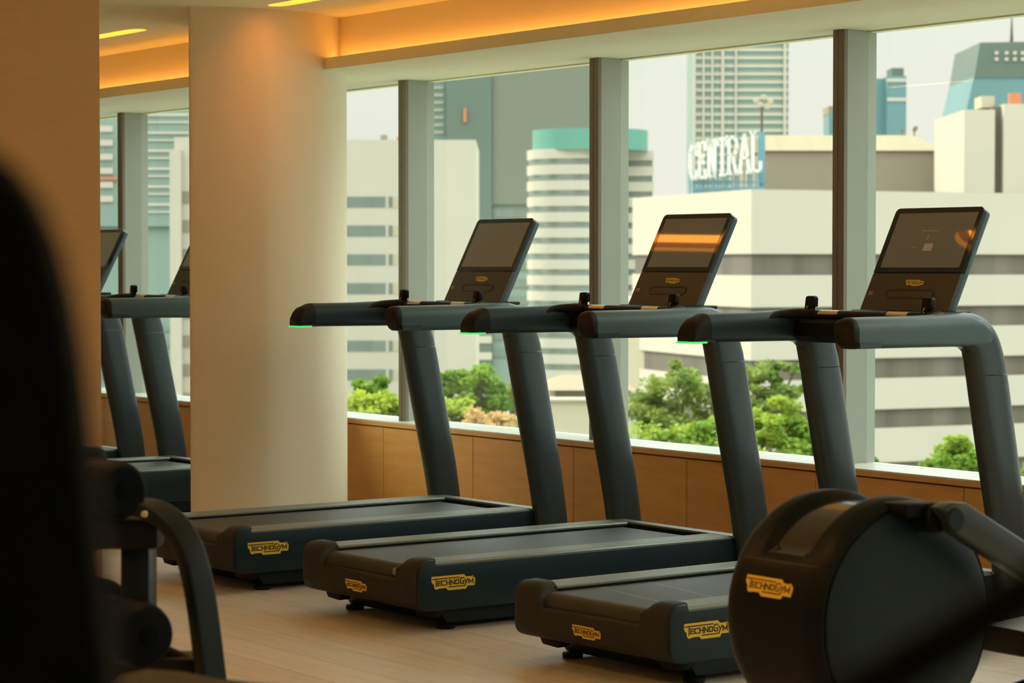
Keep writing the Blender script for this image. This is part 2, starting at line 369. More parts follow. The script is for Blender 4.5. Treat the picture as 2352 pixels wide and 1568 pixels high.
structure(boxobj('wall_partition', (-9.15, 2.2, 0.0), (-8.8, 4.191, ZC), M['pier'], bev=0.006))
fp = []
for px_, D_ in ((436, 11.30), (438, 11.285), (446, 11.28), (520, 11.31), (600, 11.37), (640, 11.425), (676, 11.49), (705, 11.55), (735, 11.62), (760, 11.70), (775, 11.77), (787, 11.85), (793, 11.93), (797, 12.06), (797, 12.35)):
    v_ = Vector((-math.sin(YAW), math.cos(YAW))) * D_ + Vector((math.cos(YAW), math.sin(YAW))) * ((px_ - 1176) / FPX * D_)
    fp.append((v_.x, v_.y))
fp = [tuple(p) for p in smooth_path([(a, b, 0) for a, b in fp], 4)]
fp = [(p[0], p[1]) for p in fp] + [(-10.92, 6.6), (-10.92, 5.74)]
structure(bm_obj('wall_column', extrude(fp, 'z', 0, ZC, bmesh.new()), M['column']), 'broad plaster column with a rounded face beside the windows')
# parapet with oak panels, white sill
PF = 6.695
structure(boxobj('wall_parapet', (XA, PF + 0.02, 0), (XB, YG + 0.2, 0.505), M['backwall']))
JOINT = 0.8325; J0 = -9.86
xs = []; x = J0 - JOINT * 11
while x < XB + JOINT: xs.append(x); x += JOINT
n = 0
for a in xs[:-1]:
    lo, hi = max(a + 0.0025, XA), min(a + JOINT - 0.0025, XB)
    if hi - lo < 0.05: continue
    n += 1
    structure(boxobj('trim_panel_%d' % n, (lo, PF, 0.0), (hi, PF + 0.02, 0.497), M['oak'], bev=0.001, seg=1))
n = 0
for a in [J0 - 2 * JOINT * 6 - JOINT + i * 2 * JOINT for i in range(16)]:
    lo, hi = max(a + 0.001, XA), min(a + 2 * JOINT - 0.001, XB)
    if hi - lo < 0.05: continue
    n += 1
    structure(boxobj('trim_sill_edge_%d' % n, (lo, PF - 0.008, 0.504), (hi, PF + 0.02, 0.524), M['oak'], bev=0.001, seg=1))
    structure(boxobj('trim_sill_%d' % n, (lo, PF - 0.008, 0.5242), (hi, YG + 0.06, 0.532), M['sill'], bev=0.001, seg=1))
# windows: pane + mullion
k = 0
for i in range(-3, 10):
    xr = -10.595 + 1.6552 * i
    if xr > XB or xr - 1.6552 < XA: continue
    k += 1
    pane = bpy.data.meshes.new('window'); bm = bmesh.new(); box(bm, (xr - 1.6552 + 0.0, YG - 0.004, 0.532), (xr - 0.07, YG + 0.004, 2.303))
    w = bm_obj('window_%d' % k, bm, M['glass'], smooth=False); structure(w)
    mu = boxobj('mullion', (xr - 0.068, 6.79, 0.531), (xr, YG + 0.05, 2.3025), M['alu'], w)
    fa = bmesh.new(); box(fa, (xr - 0.068, 6.772, 0.531), (xr - 0.040, 6.79, 2.3025)); box(fa, (xr - 0.036, 6.772, 0.531), (xr - 0.0, 6.79, 2.3025))
    bm_obj('mullion_face', fa, M['mull_face'], w, smooth=False)
    boxobj('gasket', (xr - 0.040, 6.78, 0.531), (xr - 0.036, 6.79, 2.3025), M['gasket'], w)
# daylight portal for the window wall
pl = bpy.data.lights.new('window_portal', 'AREA'); po = bpy.data.objects.new('window_portal', pl); COL.objects.link(po)
pl.shape = 'RECTANGLE'; pl.size = XB - XA; pl.size_y = 1.76; pl.cycles.is_portal = True
po.location = ((XA + XB) / 2, YG + 0.07, 1.41); po.rotation_euler = (-math.pi / 2, 0, 0)
# slot lamps; rows after the first are unseen, added as warm fill
WHERE = ['in the gap left of the column', 'beside the top of the column', 'mirrored in the nearest treadmill screen', 'in front of the right windows', 'nearest to the camera']
lamp0 = None
for ri, y0 in enumerate(ROWS):
    for i, (a, b) in enumerate(SLOT):
        hl = (b - a) / 2; hw = (SY1 - SY0) / 2
        root = empty('slot_or_fill_lamp', ((a + b) / 2, y0 + hw, ZC))
        bm = bmesh.new(); box(bm, (-hl - 0.01, -hw - 0.01, 0.031), (hl + 0.01, -hw, 0.15)); box(bm, (-hl - 0.01, hw, 0.031), (hl + 0.01, hw + 0.01, 0.15))
        box(bm, (-hl - 0.01, -hw, 0.031), (-hl, hw, 0.15)); box(bm, (hl, -hw, 0.031), (hl + 0.01, hw, 0.15)); box(bm, (-hl, -hw, 0.14), (hl, hw, 0.15))
        bm_obj('housing', bm, M['slotbox'], root, smooth=False)
        boxobj('diffuser', (-hl + 0.02, -hw + 0.004, 0.072 if ri == 0 else 0.06), (hl - 0.02, hw - 0.004, 0.10), M['slot'] if ri == 0 else M['fill_lamp'], root)
        if ri == 0: tag(root, 'amber ceiling slot lamp along the windows, ' + WHERE[i], 'ceiling lamp', 'slot lamps along the windows')
        else: tag(root, 'added unseen amber fill lamp in the ceiling over the open gym floor', 'ceiling lamp', 'added fill lamps over the open floor')

# ------------------------------------------------------------------ treadmill
CT = Vector((0, 0.4640, 0.8858)); CN = Vector((0, -0.8858, 0.4640))     # console up / outward normal
C0 = Vector((0.008, 1.283, 1.166))
def make_treadmill():
    T = empty('treadmill')
    # body
    bm = extrude([(-0.12, 0.083), (1.392, 0.083), (1.392, 0.228), (-0.12, 0.228)], 'x', -0.385, 0.385)
    bm_obj('body', bm, M['black'], T, smooth=False)
    for s in (-1, 1):
        sp_ = [(1.367, 0.083)] + [(-0.138 - 0.044 * math.sin(t), 0.127 - 0.044 * math.cos(t)) for t in [math.pi / 2 * q / 6 for q in range(7)]]
        sp_ += [(-0.134 - 0.048 * math.cos(t), 0.222 + 0.048 * math.sin(t)) for t in [math.pi / 2 * q / 6 for q in range(7)]] + [(-0.112, 0.270), (-0.104, 0.2495), (1.367, 0.2495)]
        bm = extrude(sp_, 'x', s * 0.388, s * 0.402); bevel_all(bm, 0.003, 2, 0.6)
        bm_obj('side_panel', bm, M['side'], T)
        bm = extrude([(1.370, 0.10), (1.398, 0.10), (1.398, 0.246), (1.370, 0.246)], 'x', s * 0.375, s * 0.400); bevel_all(bm, 0.003)
        bm_obj('end_block', bm, M['side'], T)
        # grooved rail
        w0, w1 = (0.262, 0.398); prof = [(w0, 0.250), (w0, 0.256)]; ng = 8; st = (w1 - w0 - 0.016) / ng
        prof.append((w0 + 0.003, 0.260))
        for g in range(ng):
            xx = w0 + 0.006 + g * st
            prof += [(xx, 0.2605), (xx + st * 0.65, 0.2605), (xx + st * 0.70, 0.2575), (xx + st * 0.95, 0.2575)]
        prof += [(w1 - 0.008, 0.260), (w1, 0.254), (w1, 0.248)]
        prof.append((w1, 0.238))
        bm = extrude([(s * p[0], p[1]) for p in prof], 'y', -0.105, 1.335)
        bm_obj('side_rail', bm, M['alurail'], T, smooth=False)
        boxobj('rail_support', (min(s * 0.2615, s * 0.384), -0.098, 0.2285), (max(s * 0.2615, s * 0.384), 1.335, 0.2495), M['black'], T)
        # foot discs
        for y in (0.0, 1.24):
            bm = bmesh.new(); disc(bm, (s * 0.31, y, 0.0), 0.036, 0.018, 'z', 24, 0.003); disc(bm, (s * 0.31, y, 0.018), 0.014, 0.045, 'z', 12)
            bm_obj('foot', bm, M['black'], T)
    bm = bmesh.new(); box(bm, (-0.398, 1.345, 0.250), (0.398, 1.405, 0.261), 0.003, 2); bm_obj('front_rail', bm, M['alurail'], T)
    boxobj('front_gap_wall', (-0.384, 1.3455, 0.2285), (0.384, 1.392, 0.2495), M['black'], T)
    # belt with rear roller wrap
    top, R, yc = 0.243, 0.040, -0.130
    prof = [(1.300, top), (1.312, 0.246), (1.312, 0.238)]
    prof += [(1.300, 0.240), (yc, 0.240)] if False else []
    outer = [(1.312, 0.230), (1.306, 0.239), (1.296, top)] + [(yc + R * math.sin(-t), top - R + R * math.cos(t)) for t in [math.pi * 1.1 * q / 14 for q in range(15)]]
    bm = extrude(outer + [(yc + 0.03, 0.205), (yc + 0.03, 0.230)], 'x', -0.247, 0.247)
    bm_obj('running_belt', bm, M['belt'], T)
    # rear cap: loft across x, low in the middle
    secs = []
    def capsec(x, h, shrink):
        y0, y1, z0, z1 = -0.190 + shrink, -0.100, 0.083 + shrink, h - shrink
        r1 = min(0.058, (z1 - z0) * 0.45) if h > 0.25 else 0.018; r2 = 0.05; pts = []
        for q in range(7): t = math.pi / 2 * q / 6; pts.append((y0 + r2 - r2 * math.sin(t), z0 + r2 - r2 * math.cos(t)))
        for q in range(7): t = math.pi / 2 * q / 6; pts.append((y0 + r1 - r1 * math.cos(t), z1 - r1 + r1 * math.sin(t)))
        pts += [(y1, z1), (y1, z0)]
        return [(x, p[0], p[1]) for p in pts]
    lowh, hih = 0.196, 0.274
    prf = [(-0.3895, hih, 0.006), (-0.386, hih, 0.002), (-0.380, hih, 0.0), (-0.31, hih, 0.0), (-0.290, hih - 0.004, 0), (-0.275, hih - 0.014, 0), (-0.262, hih - 0.036, 0), (-0.255, lowh + 0.012, 0), (-0.245, lowh, 0)]
    prf = prf + [(-a, b, c) for a, b, c in prf[::-1]]
    bm = rings([capsec(*q) for q in prf]); bm_obj('rear_cap', bm, M['cap'], T)
    # under skid
    bm = extrude([(-0.049, 0.083), (-0.030, 0.050), (-0.010, 0.020), (1.36, 0.020), (1.40, 0.083)], 'x', -0.335, 0.335); bevel_all(bm, 0.006)
    bm_obj('under_frame', bm, M['side'], T)
    for s in (-1, 1):
        bm = extrude([(s * 0.375, 0.083), (s * 0.352, 0.050), (s * 0.27, 0.046), (s * 0.24, 0.083)], 'y', -0.10, -0.05); bevel_all(bm, 0.004)
        bm_obj('wheel_bracket', bm, M['black'], T)
    # uprights
    for s in (-1, 1):
        path = [(s * 0.408, 1.448, 0.060), (s * 0.408, 1.440, 0.20), (s * 0.408, 1.408, 0.40), (s * 0.409, 1.352, 0.66), (s * 0.410, 1.288, 0.960)]
        path = smooth_path(path, 4)
        bm = sweep(path, [(0.045, 0.080 + 0.009 * (q / len(path))) for q in range(len(path))], (1, 0, 0), 28, 2.7, flat=(0, -1))
        bm_obj('upright', bm, M['upr'], T)
        path = smooth_path([(s * 0.410, 1.2872, 0.963), (s * 0.410, 1.262, 1.045), (s * 0.410, 1.232, 1.090), (s * 0.410, 1.18, 1.116), (s * 0.410, 1.12, 1.120)], 5)
        sz = [(0.045, 0.088 - 0.033 * min(1, (q / (len(path) - 1)) ** 1.2)) for q in range(len(path))]
        bm = sweep(path, sz, (1, 0, 0), 28, 2.7, flat=(0,)); bm_obj('upright_elbow', bm, M['upr'], T)
        # handrail arm
        def armsec(y, zl, zh, a):
            out = []; zm = (zl + zh) / 2; hb = (zh - zl) / 2; nn = 28
            for q in range(nn):
                t = 2 * math.pi * q / nn; c, si = math.cos(t), math.sin(t)
                e = 2.3 if si > 0 else 5.0
                out.append((s * 0.410 + a * math.copysign(abs(c) ** (2 / e), c), y, zm + hb * math.copysign(abs(si) ** (2 / e), si)))
            return out
        bm = rings([armsec(0.603 if s > 0 else 0.691, 1.0655, 1.1715, 0.0475), armsec(0.9, 1.0645, 1.173, 0.0485), armsec(1.10, 1.063, 1.179, 0.049), armsec(1.17, 1.063, 1.182, 0.049), armsec(1.225, 1.064, 1.168, 0.049), armsec(1.258, 1.070, 1.145, 0.048), armsec(1.272, 1.085, 1.118, 0.046)])
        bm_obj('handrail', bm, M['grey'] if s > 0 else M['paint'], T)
        if s > 0: cs_ = [armsec(0.574, 1.118, 1.152, 0.043), armsec(0.576, 1.103, 1.161, 0.046), armsec(0.582, 1.088, 1.168, 0.0475), armsec(0.592, 1.072, 1.171, 0.0478), armsec(0.602, 1.0653, 1.1717, 0.0478)]
        else: cs_ = [armsec(0.608, 1.0655, 1.100, 0.046), armsec(0.610, 1.0655, 1.121, 0.0475), armsec(0.618, 1.0655, 1.140, 0.0478), armsec(0.630, 1.0655, 1.153, 0.0478), armsec(0.650, 1.0655, 1.160, 0.0478), armsec(0.670, 1.0655, 1.169, 0.0478), armsec(0.690, 1.0653, 1.1719, 0.0478)]
        bm = rings(cs_)
        bm_obj('handrail_cap', bm, M['rubber'], T)
        xi = s * 0.410 + 0.0478
        xi = s * 0.410 + 0.0485
        st = boxobj('light_strip', (xi - 0.006, 0.620, 1.0662) if s < 0 else (xi - 0.006, 0.604, 1.068), (xi + 0.0012, 0.705, 1.077 if s < 0 else 1.087), M['strip'], T, bev=0.0008, seg=1)
        if s < 0:
            g = boxobj('green_light', (xi - 0.0975, 0.604, 1.0632), (xi + 0.0016, 0.668, 1.0700), M['green'], st, bev=0.0004, seg=1)
            g['label'] = 'lit green strip'
    # inner bracket shells + handlebar
    for s in (-1, 1):
        path = smooth_path([(s * 0.405, 0.96, 1.138), (s * 0.388, 1.04, 1.162), (s * 0.345, 1.11, 1.167), (s * 0.290, 1.130, 1.165)], 5)
        bm = sweep(path, [(0.012 + 0.010 * q / len(path), 0.040 - 0.018 * min(1, q / len(path) * 2)) for q in range(len(path))], (0, 0, 1), 16, 2.2)
        bm_obj('handlebar_shoulder', bm, M['rubber'], T)
    tube('handlebar', [(-0.305, 1.130, 1.163), (0, 1.130, 1.163), (0.305, 1.130, 1.163)], 0.0165, M['rubber'], T, 16, 2)
    for cx in (-0.20, 0.142):
        pts = []
        bm = bmesh.new(); secs = []
        for x in (cx - 0.05, cx + 0.05):
            ring = [(x, 1.130 + 0.0175 * math.cos(t), 1.163 + 0.0175 * math.sin(t)) for t in [math.pi * (0.12 + 0.83 * q / 10) for q in range(11)]]
            ring += [(x, 1.130 + 0.0150 * math.cos(t), 1.163 + 0.0150 * math.sin(t)) for t in [math.pi * (0.95 - 0.83 * q / 10) for q in range(11)]]
            secs.append(ring)
        rings(secs, bm=bm); bm_obj('grip_sensor', bm, M['sensor'], T)
    for cx in (-0.298, 0.280):
        bm = extrude([(cx - 0.028, 1.160), (cx + 0.004, 1.158), (cx + 0.010, 1.190), (cx + 0.024, 1.192), (cx + 0.025, 1.224), (cx + 0.018, 1.232), (cx - 0.012, 1.232), (cx - 0.019, 1.226)], 'y', 1.117, 1.143)
        bevel_all(bm, 0.004); j = bm_obj('joystick', bm, M['black'], T)
        bm = stroke_mesh([[(cx - 0.013, 1.177), (cx - 0.011, 1.195)], [(cx - 0.013, 1.177), (cx - 0.006, 1.178)], [(cx - 0.009, 1.188), (cx - 0.004, 1.196)]], 0.0018, 0, 0.0008)
        for v in bm.verts: v.co = Vector((v.co.x, 1.1165 + v.co.z, v.co.y))
        ic = bm_obj('marking', bm, M['yellow'], j, smooth=False); ic['label'] = 'small yellow print'
    # hood between the arms and black tray under it
    bm = extrude([(1.135, 1.150), (1.142, 1.172), (1.165, 1.180), (1.225, 1.178), (1.262, 1.160), (1.300, 1.125), (1.300, 1.095), (1.135, 1.110)], 'x', -0.372, 0.372); bevel_all(bm, 0.008, 3)
    bm_obj('hood', bm, M['grey'], T)
    bm = extrude([(1.10, 1.135), (1.10, 1.085), (1.13, 1.060), (1.245, 1.060), (1.285, 1.098), (1.13, 1.112)], 'x', -0.362, 0.362); bevel_all(bm, 0.005)
    bm_obj('under_tray', bm, M['black'], T)
    # neck slot under console
    bm = bmesh.new(); box(bm, (-0.21, 1.24, 1.165), (0.24, 1.40, 1.1815), 0.008, 2); bm_obj('console_socket', bm, M['black'], T)
    bm = extrude([(1.24, 1.12), (1.32, 1.08), (1.38, 1.19), (1.345, 1.168)], 'x', -0.10, 0.12); bevel_all(bm, 0.01); bm_obj('console_neck', bm, M['paint'], T)
    # console
    K = Matrix(((1, 0, 0), tuple(Vector((0, CT.y, CN.y))), tuple(Vector((0, CT.z, CN.z))))).to_4x4(); K.translation = C0
    con = empty('console'); con.parent = T; con.matrix_local = K
    def rr(x0, x1, y0, y1, r, rb=None):
        rb = r if rb is None else rb; pts = []
        for cx, cy, a0, q in ((x1 - r, y1 - r, 0, r), (x0 + r, y1 - r, 90, r), (x0 + rb, y0 + rb, 180, rb), (x1 - rb, y0 + rb, 270, rb)):
            for i in range(7): a = math.radians(a0 + 90 * i / 6); pts.append((cx + q * math.cos(a), cy + q * math.sin(a)))
        return pts
    bm = extrude(rr(-0.215, 0.215, 0.0, 0.443, 0.020, 0.006), 'z', -0.042, -0.004); bevel_all(bm, 0.004, 2)
    h = bm_obj('housing', bm, M['grey'], con)
    bm = extrude(rr(-0.2155, 0.2155, 0.172, 0.4435, 0.020, 0.001), 'z', -0.020, 0.0); bevel_all(bm, 0.0012, 1); bz = bm_obj('bezel', bm, M['glassblack'], con)
    bm = extrude(rr(-0.2155, 0.2155, -0.001, 0.170, 0.004, 0.006), 'z', -0.020, -0.001); bevel_all(bm, 0.0012, 1); lp = bm_obj('fascia', bm, M['lower'], con)
    bm = extrude(rr(-0.189, 0.197, 0.193, 0.420, 0.002), 'z', 0.0, 0.0006); sc = bm_obj('screen', bm, M['screen'], con, smooth=False)
    # stadium groove and badge, tiny emblem
    ro = rr(-0.115, 0.120, 0.066, 0.105, 0.0190); ri = rr(-0.1085, 0.1135, 0.0725, 0.0985, 0.0128)
    bm = bmesh.new(); A = [bm.verts.new((x, y, 0.0006)) for x, y in ro]; B = [bm.verts.new((x, y, 0.0006)) for x, y in ri]
    A2 = [bm.verts.new((x, y, -0.003)) for x, y in ro]; B2 = [bm.verts.new((x, y, -0.003)) for x, y in ri]; nn = len(A)
    for i in range(nn):
        q = (i + 1) % nn
        bm.faces.new((A[i], A[q], B[q], B[i])); bm.faces.new((A[i], A2[i], A2[q], A[q])); bm.faces.new((B[i], B[q], B2[q], B2[i])); bm.faces.new((A2[i], B2[i], B2[q], A2[q]))
    bm_obj('tray_outline', bm, M['ink'], con)
    bm = bmesh.new(); box(bm, (-0.13, -0.002, -0.002), (0.10, 0.006, 0.004), 0.001, 1); bm_obj('shelf_lip', bm, M['black'], con)
    m = Matrix.Translation((-0.035, 0.1325, -0.001)); b = badge(con, m, 0.088)
    bm = stroke_mesh([[(-0.011, 0.004), (-0.008, 0.007)], [(-0.011, -0.004), (-0.008, -0.007)], [(0.011, 0.004), (0.008, 0.007)], [(0.011, -0.004), (0.008, -0.007)], [(-0.005, -0.005), (0.005, -0.005)], [(-0.005, 0.005), (0.005, 0.005)],
                      [(-0.006, -0.003), (-0.006, 0.003)], [(0.006, -0.003), (0.006, 0.003)], [(-0.002, -0.002), (0.002, 0.002)]], 0.0016, 0, 0.0006)
    for v in bm.verts: v.co += Vector((-0.190, 0.086, -0.001))
    bm_obj('emblem', bm, M['sensor'], con, smooth=False)
    # outer badges
    badge(T, frame((0.400, -0.126, 0.188), (0, 1, 0), (0, 0, 1)), 0.196)
    badge(T, frame((-0.078, -0.1905, 0.143), (1, 0, 0), (0, 0, 1)), 0.146)
    return T

proto = make_treadmill()
PLACES = [(-9.0957, 4.8994, 0.0327, 'black treadmill with dark blank screen beside the broad column'),
          (-7.76, 4.9285, 0.0226, 'middle treadmill of three, its screen mirroring an amber light band'),
          (-6.335, 4.9405, 0.0473, 'treadmill nearest the disc-shaped trainer, its screen mirroring a rounded amber lamp'),
          (-11.938, 4.92, 0.030, 'treadmill partly hidden behind the left side of the broad column'),
          (-13.337, 4.92, 0.030, 'farthest treadmill, seen in the gap between tan partition and broad column')]
TM = []
for i, (x, y, a, lab) in enumerate(PLACES):
    t = proto if i == 0 else copy_tree(proto)
    t.location = (x, y, 0); t.rotation_euler = (0, 0, a)
    tag(t, lab, 'treadmill', 'treadmills facing the windows'); TM.append(t)
# differences
def con_of(t): return [c for c in t.children if c.name.startswith('console') and c.type == 'EMPTY'][0]
bm = bmesh.new(); box(bm, (-0.010, 0.262, 0.0006), (0.034, 0.292, 0.0012)); u = bm_obj('screen_button', bm, M['ui'], con_of(TM[2]), smooth=False)
bm = stroke_mesh([[(-0.045, 0.345), (-0.02, 0.345)], [(-0.015, 0.345), (0.012, 0.345)], [(0.017, 0.345), (0.038, 0.345)], [(-0.0085, 0.322), (-0.001, 0.326)], [(-0.001, 0.326), (-0.009, 0.311)], [(-0.009, 0.311), (0.0, 0.311)], [(-0.062, 0.277), (-0.050, 0.277)]], 0.0022, 0.0006, 0.0011)
bm_obj('screen_text', bm, M['ui'], con_of(TM[2]), smooth=False)
bm = bmesh.new(); box(bm, (0.212, -0.172, 0.200), (0.236, -0.152, 0.228), 0.003, 1); box(bm, (0.236, -0.168, 0.196), (0.246, -0.150, 0.236), 0.003, 1)
bm_obj('roller_bracket', bm, M['alurail'], TM[1], smooth=False)
bm = bmesh.new()
for y0, y1 in ((0.07, -0.03), (0.29, 0.19)):
    d = Vector((0.494, y1 - y0)); L = d.length; d /= L; nv = Vector((-d.y, d.x)) * 0.0012; a = Vector((-0.246, y0)); b = Vector((0.246, y1))
    extrude([tuple(a + nv), tuple(a - nv), tuple(b - nv), tuple(b + nv)], 'z', 0.2428, 0.2434, bm)
bm_obj('belt_seam', bm, M['ui'], TM[2], smooth=False)
tube('cable', [(0.405, 1.235, 1.065), (0.41, 1.20, 0.95), (0.43, 1.23, 0.84), (0.46, 1.30, 0.76), (0.45, 1.37, 0.68)], 0.0022, M['black'], TM[3], 8)

# ------------------------------------------------------------------ trainer with disc housing (right)
DX, DY, DZ, DR = -3.72, 3.646, 0.590, 0.262
E_ = empty('elliptical_trainer', (DX, DY, 0))
tag(E_, 'dark disc-shaped trainer housing with link arm in front of the right treadmill', 'exercise machine')
TH = 0.30
nA, nW = 96, 26
bm = bmesh.new(); grid = []
def dip(ang):   # ang measured from -y (rear) going up; recessed channel only over the top
    a = ang % (2 * math.pi)
    lo, hi = math.radians(32), math.radians(175)
    if a < lo or a > hi: return 0
    return min(1, (a - lo) / 0.10) * min(1, (hi - a) / 0.2)
for i in range(nA):
    a = 2 * math.pi * i / nA; row = []
    for j in range(nW + 1):
        w = j / nW; x = -w * TH
        edge = min(w, 1 - w); r = DR - 0.016 * max(0, 1 - edge / 0.16) ** 2.2
        k = max(0, min(1, (edge - 0.24) / 0.07)); k = k * k * (3 - 2 * k)
        r -= 0.020 * k * dip(a)
        row.append(bm.verts.new((x, -r * math.cos(a), DZ + r * math.sin(a))))
    grid.append(row)
for i in range(nA):
    i2 = (i + 1) % nA
    for j in range(nW):
        f = bm.faces.new((grid[i][j], grid[i2][j], grid[i2][j + 1], grid[i][j + 1]))
        w = (j + 0.5) / nW
        f.material_index = 1 if (0.29 < w < 0.71 and dip(2 * math.pi * (i + 0.5) / nA) > 0.6) else 0
for side in (0, nW):
    bm.faces.new([grid[i][side] for i in range(nA)])
bm_obj('drum', bm, [M['drum'], M['channel']], E_)
bm = bmesh.new()
rings([[Vector((x, -r * math.cos(2 * math.pi * i / 72), DZ + r * math.sin(2 * math.pi * i / 72))) for i in range(72)] for x, r in ((-0.01, 0.236), (0.004, 0.236), (0.008, 0.230), (0.012, 0.15), (0.013, 0.02))], bm=bm)
bm_obj('side_cover', bm, M['cover'], E_)
for a0 in (math.radians(29),):     # panel joint line across the drum
    bm = bmesh.new(); secs = []
    for q in range(15):
        w = 0.10 + 0.8 * q / 14; edge = min(w, 1 - w); r = DR - 0.016 * max(0, 1 - edge / 0.16) ** 2.2 + 0.0006
        secs.append([(-w * TH, -r * math.cos(a0 + d), DZ + r * math.sin(a0 + d)) for d in (-0.004, 0.004)] + [(-w * TH, -(r - 0.004) * math.cos(a0 + d), DZ + (r - 0.004) * math.sin(a0 + d)) for d in (0.004, -0.004)])
    rings(secs, bm=bm); bm_obj('panel_joint', bm, M['ink'], E_)
a0 = math.radians(17)
badge(E_, frame((-0.232, -(DR + 0.0002) * math.cos(a0), DZ + (DR + 0.0002) * math.sin(a0)), (1, 0, 0), (0, math.sin(a0), math.cos(a0))), 0.15)
# link arm with pivot cap
bm = extrude([(0.035, 0.805), (0.0, 0.838), (0.03, 0.848), (0.075, 0.845), (0.80, 0.468), (0.775, 0.398), (0.04, 0.782)], 'x', 0.060, 0.105)
bevel_all(bm, 0.008, 3); bm_obj('link_arm', bm, M['upr'], E_)
bm = bmesh.new(); disc(bm, (0.095, 0.036, 0.813), 0.026, 0.015, 'x', 32, 0.004); bm_obj('pivot_cap', bm, M['cover'], E_)
bm = bmesh.new(); disc(bm, (-0.03, 0.030, 0.812), 0.033, 0.095, 'x', 28, 0.004); box(bm, (-0.03, -0.05, 0.815), (0.05, 0.03, 0.845), 0.006, 2); bm_obj('pivot_hub', bm, M['drum'], E_)
bm = extrude([(0.05, 0.36), (0.13, 0.36), (0.225, 0.03), (0.02, 0.03)], 'x', -0.19, -0.03); bevel_all(bm, 0.01, 2); bm_obj('support_leg', bm, M['cover'], E_)
bm = bmesh.new(); box(bm, (-0.42, -0.05, 0.0), (0.14, 0.05, 0.05), 0.012, 2); bm_obj('base_foot', bm, M['black'], E_)
bm = bmesh.new(); box(bm, (-0.20, 0.05, 0.005), (-0.03, 1.35, 0.065), 0.012, 2); bm_obj('base_beam', bm, M['black'], E_)
bm = extrude([(0.47, 0.512), (0.55, 0.495), (0.68, 0.505), (0.98, 0.545), (0.98, 0.535), (0.66, 0.478), (0.53, 0.475)], 'x', -0.30, -0.02); bevel_all(bm, 0.002, 1); pd = bm_obj('foot_pedal', bm, M['alurail'], E_)
bm = extrude([(0.475, 0.508), (0.53, 0.474), (0.66, 0.477), (0.98, 0.533), (0.98, 0.42), (0.50, 0.445)], 'x', -0.305, -0.015); bevel_all(bm, 0.006, 2); bm_obj('pedal_tray', bm, M['black'], pd)
tube('rear_link', [(-0.16, 0.49, 0.35), (-0.16, 0.75, 0.385), (-0.16, 1.05, 0.42)], 0.03, M['black'], E_, 16)
tube('latch', [(-0.10, 0.405, 0.365), (-0.10, 0.392, 0.352), (-0.10, 0.392, 0.335), (-0.10, 0.410, 0.330)], 0.003, M['chrome'], E_, 8)

# ------------------------------------------------------------------ positions along the camera's line of sight (for measuring real places)
cdv = Vector((-math.sin(YAW) * math.cos(PITCH), math.cos(YAW) * math.cos(PITCH), -math.sin(PITCH)))
crv = Vector((math.cos(YAW), math.sin(YAW), 0)); cuv = crv.cross(cdv)
def P(x, y, D): return Vector((0, 0, CAMZ)) + (cdv + crv * ((x - 1176) / FPX) + cuv * ((784 - y) / FPX)) * D

# ------------------------------------------------------------------ roller bench (left)
B_ = empty('roller_bench', tuple(P(430, 1500, 4.6).xy) + (0,))
tag(B_, 'black exercise bench with foam rollers and an arched frame standing left of the treadmills', 'exercise machine')
bo = Vector(B_.location)
H = Vector((-0.815, 0.579, 0)); Rv = Vector((0.579, 0.815, 0))     # bench directions: away, sideways
ang = math.atan2(Rv.y, Rv.x)
def L(v): return Vector(v) - bo
arch = [P(x, y, 4.6) for x, y in ((250, 1163), (318, 1165), (360, 1176), (398, 1203), (425, 1243), (443, 1290), (455, 1340), (468, 1420), (484, 1550), (508, 1750), (535, 2000), (560, 2215))]
path = smooth_path([L(p) for p in arch], 6)
bm = bmesh.new(); secs = []
for i, p in enumerate(path):
    t = (path[min(i + 1, len(path) - 1)] - path[max(i - 1, 0)]).normalized()
    side = Vector((0.30, -0.954, 0)); side = (side - side.dot(t) * t).normalized(); v = t.cross(side).normalized()
    secs.append([p + side * x + v * y for x, y in superring(0.030, 0.015, 20, 7)])
rings(secs, bm=bm); bm_obj('arched_frame', bm, M['tube'], B_)
def roller(px, py, D, r, length, name='foam_roller'):
    c = L(P(px, py, D)); ax = (H * 0.80 - Rv * 0.60).normalized()
    U = Vector((0, 0, 1)); V = ax.cross(U).normalized(); secs = []
    for w, rr_ in ((0, r * 0.80), (0.006, r * 0.93), (0.02, r), (length - 0.02, r), (length - 0.006, r * 0.93), (length, r * 0.8)):
        secs.append([c + ax * w + (U * math.cos(2 * math.pi * i / 36) + V * math.sin(2 * math.pi * i / 36)) * rr_ for i in range(36)])
    o = bm_obj(name, rings(secs), M['pad'], B_); return c, ax
c1, ax = roller(282, 1128, 4.55, 0.056, 0.17)
c2, _ = roller(190, 1096, 4.90, 0.060, 0.17)
c3, _ = roller(338, 1462, 4.40, 0.060, 0.18)
c4, _ = roller(240, 1415, 4.75, 0.073, 0.18)
for a, b in ((c1, c2), (c3, c4)):
    tube('axle', [a - ax * 0.01, (a + b) / 2, b + ax * 0.2], 0.014, M['pad'], B_, 12, 2)
def obox(name, pxl, pxr, pyt, pyb, D, depth, m, parent, bev=0.006):
    a, b = L(P(pxl, pyt, D)), L(P(pxr, pyb, D)); w = (b - a).dot(Rv) / 2; hh = (a.z - b.z) / 2; c = (a + b) / 2 + H * depth / 2
    bm = bmesh.new(); box(bm, (-w, -depth / 2, -hh), (w, depth / 2, hh), bev, 2)
    bm.transform(Matrix.Translation(c) @ Matrix.Rotation(ang, 4, 'Z')); return bm_obj(name, bm, m, parent)
obox('cross_block', 120, 362, 1192, 1262, 4.62, 0.09, M['black'], B_)
obox('post', 279, 345, 1255, 2190, 4.70, 0.10, M['tube'], B_)
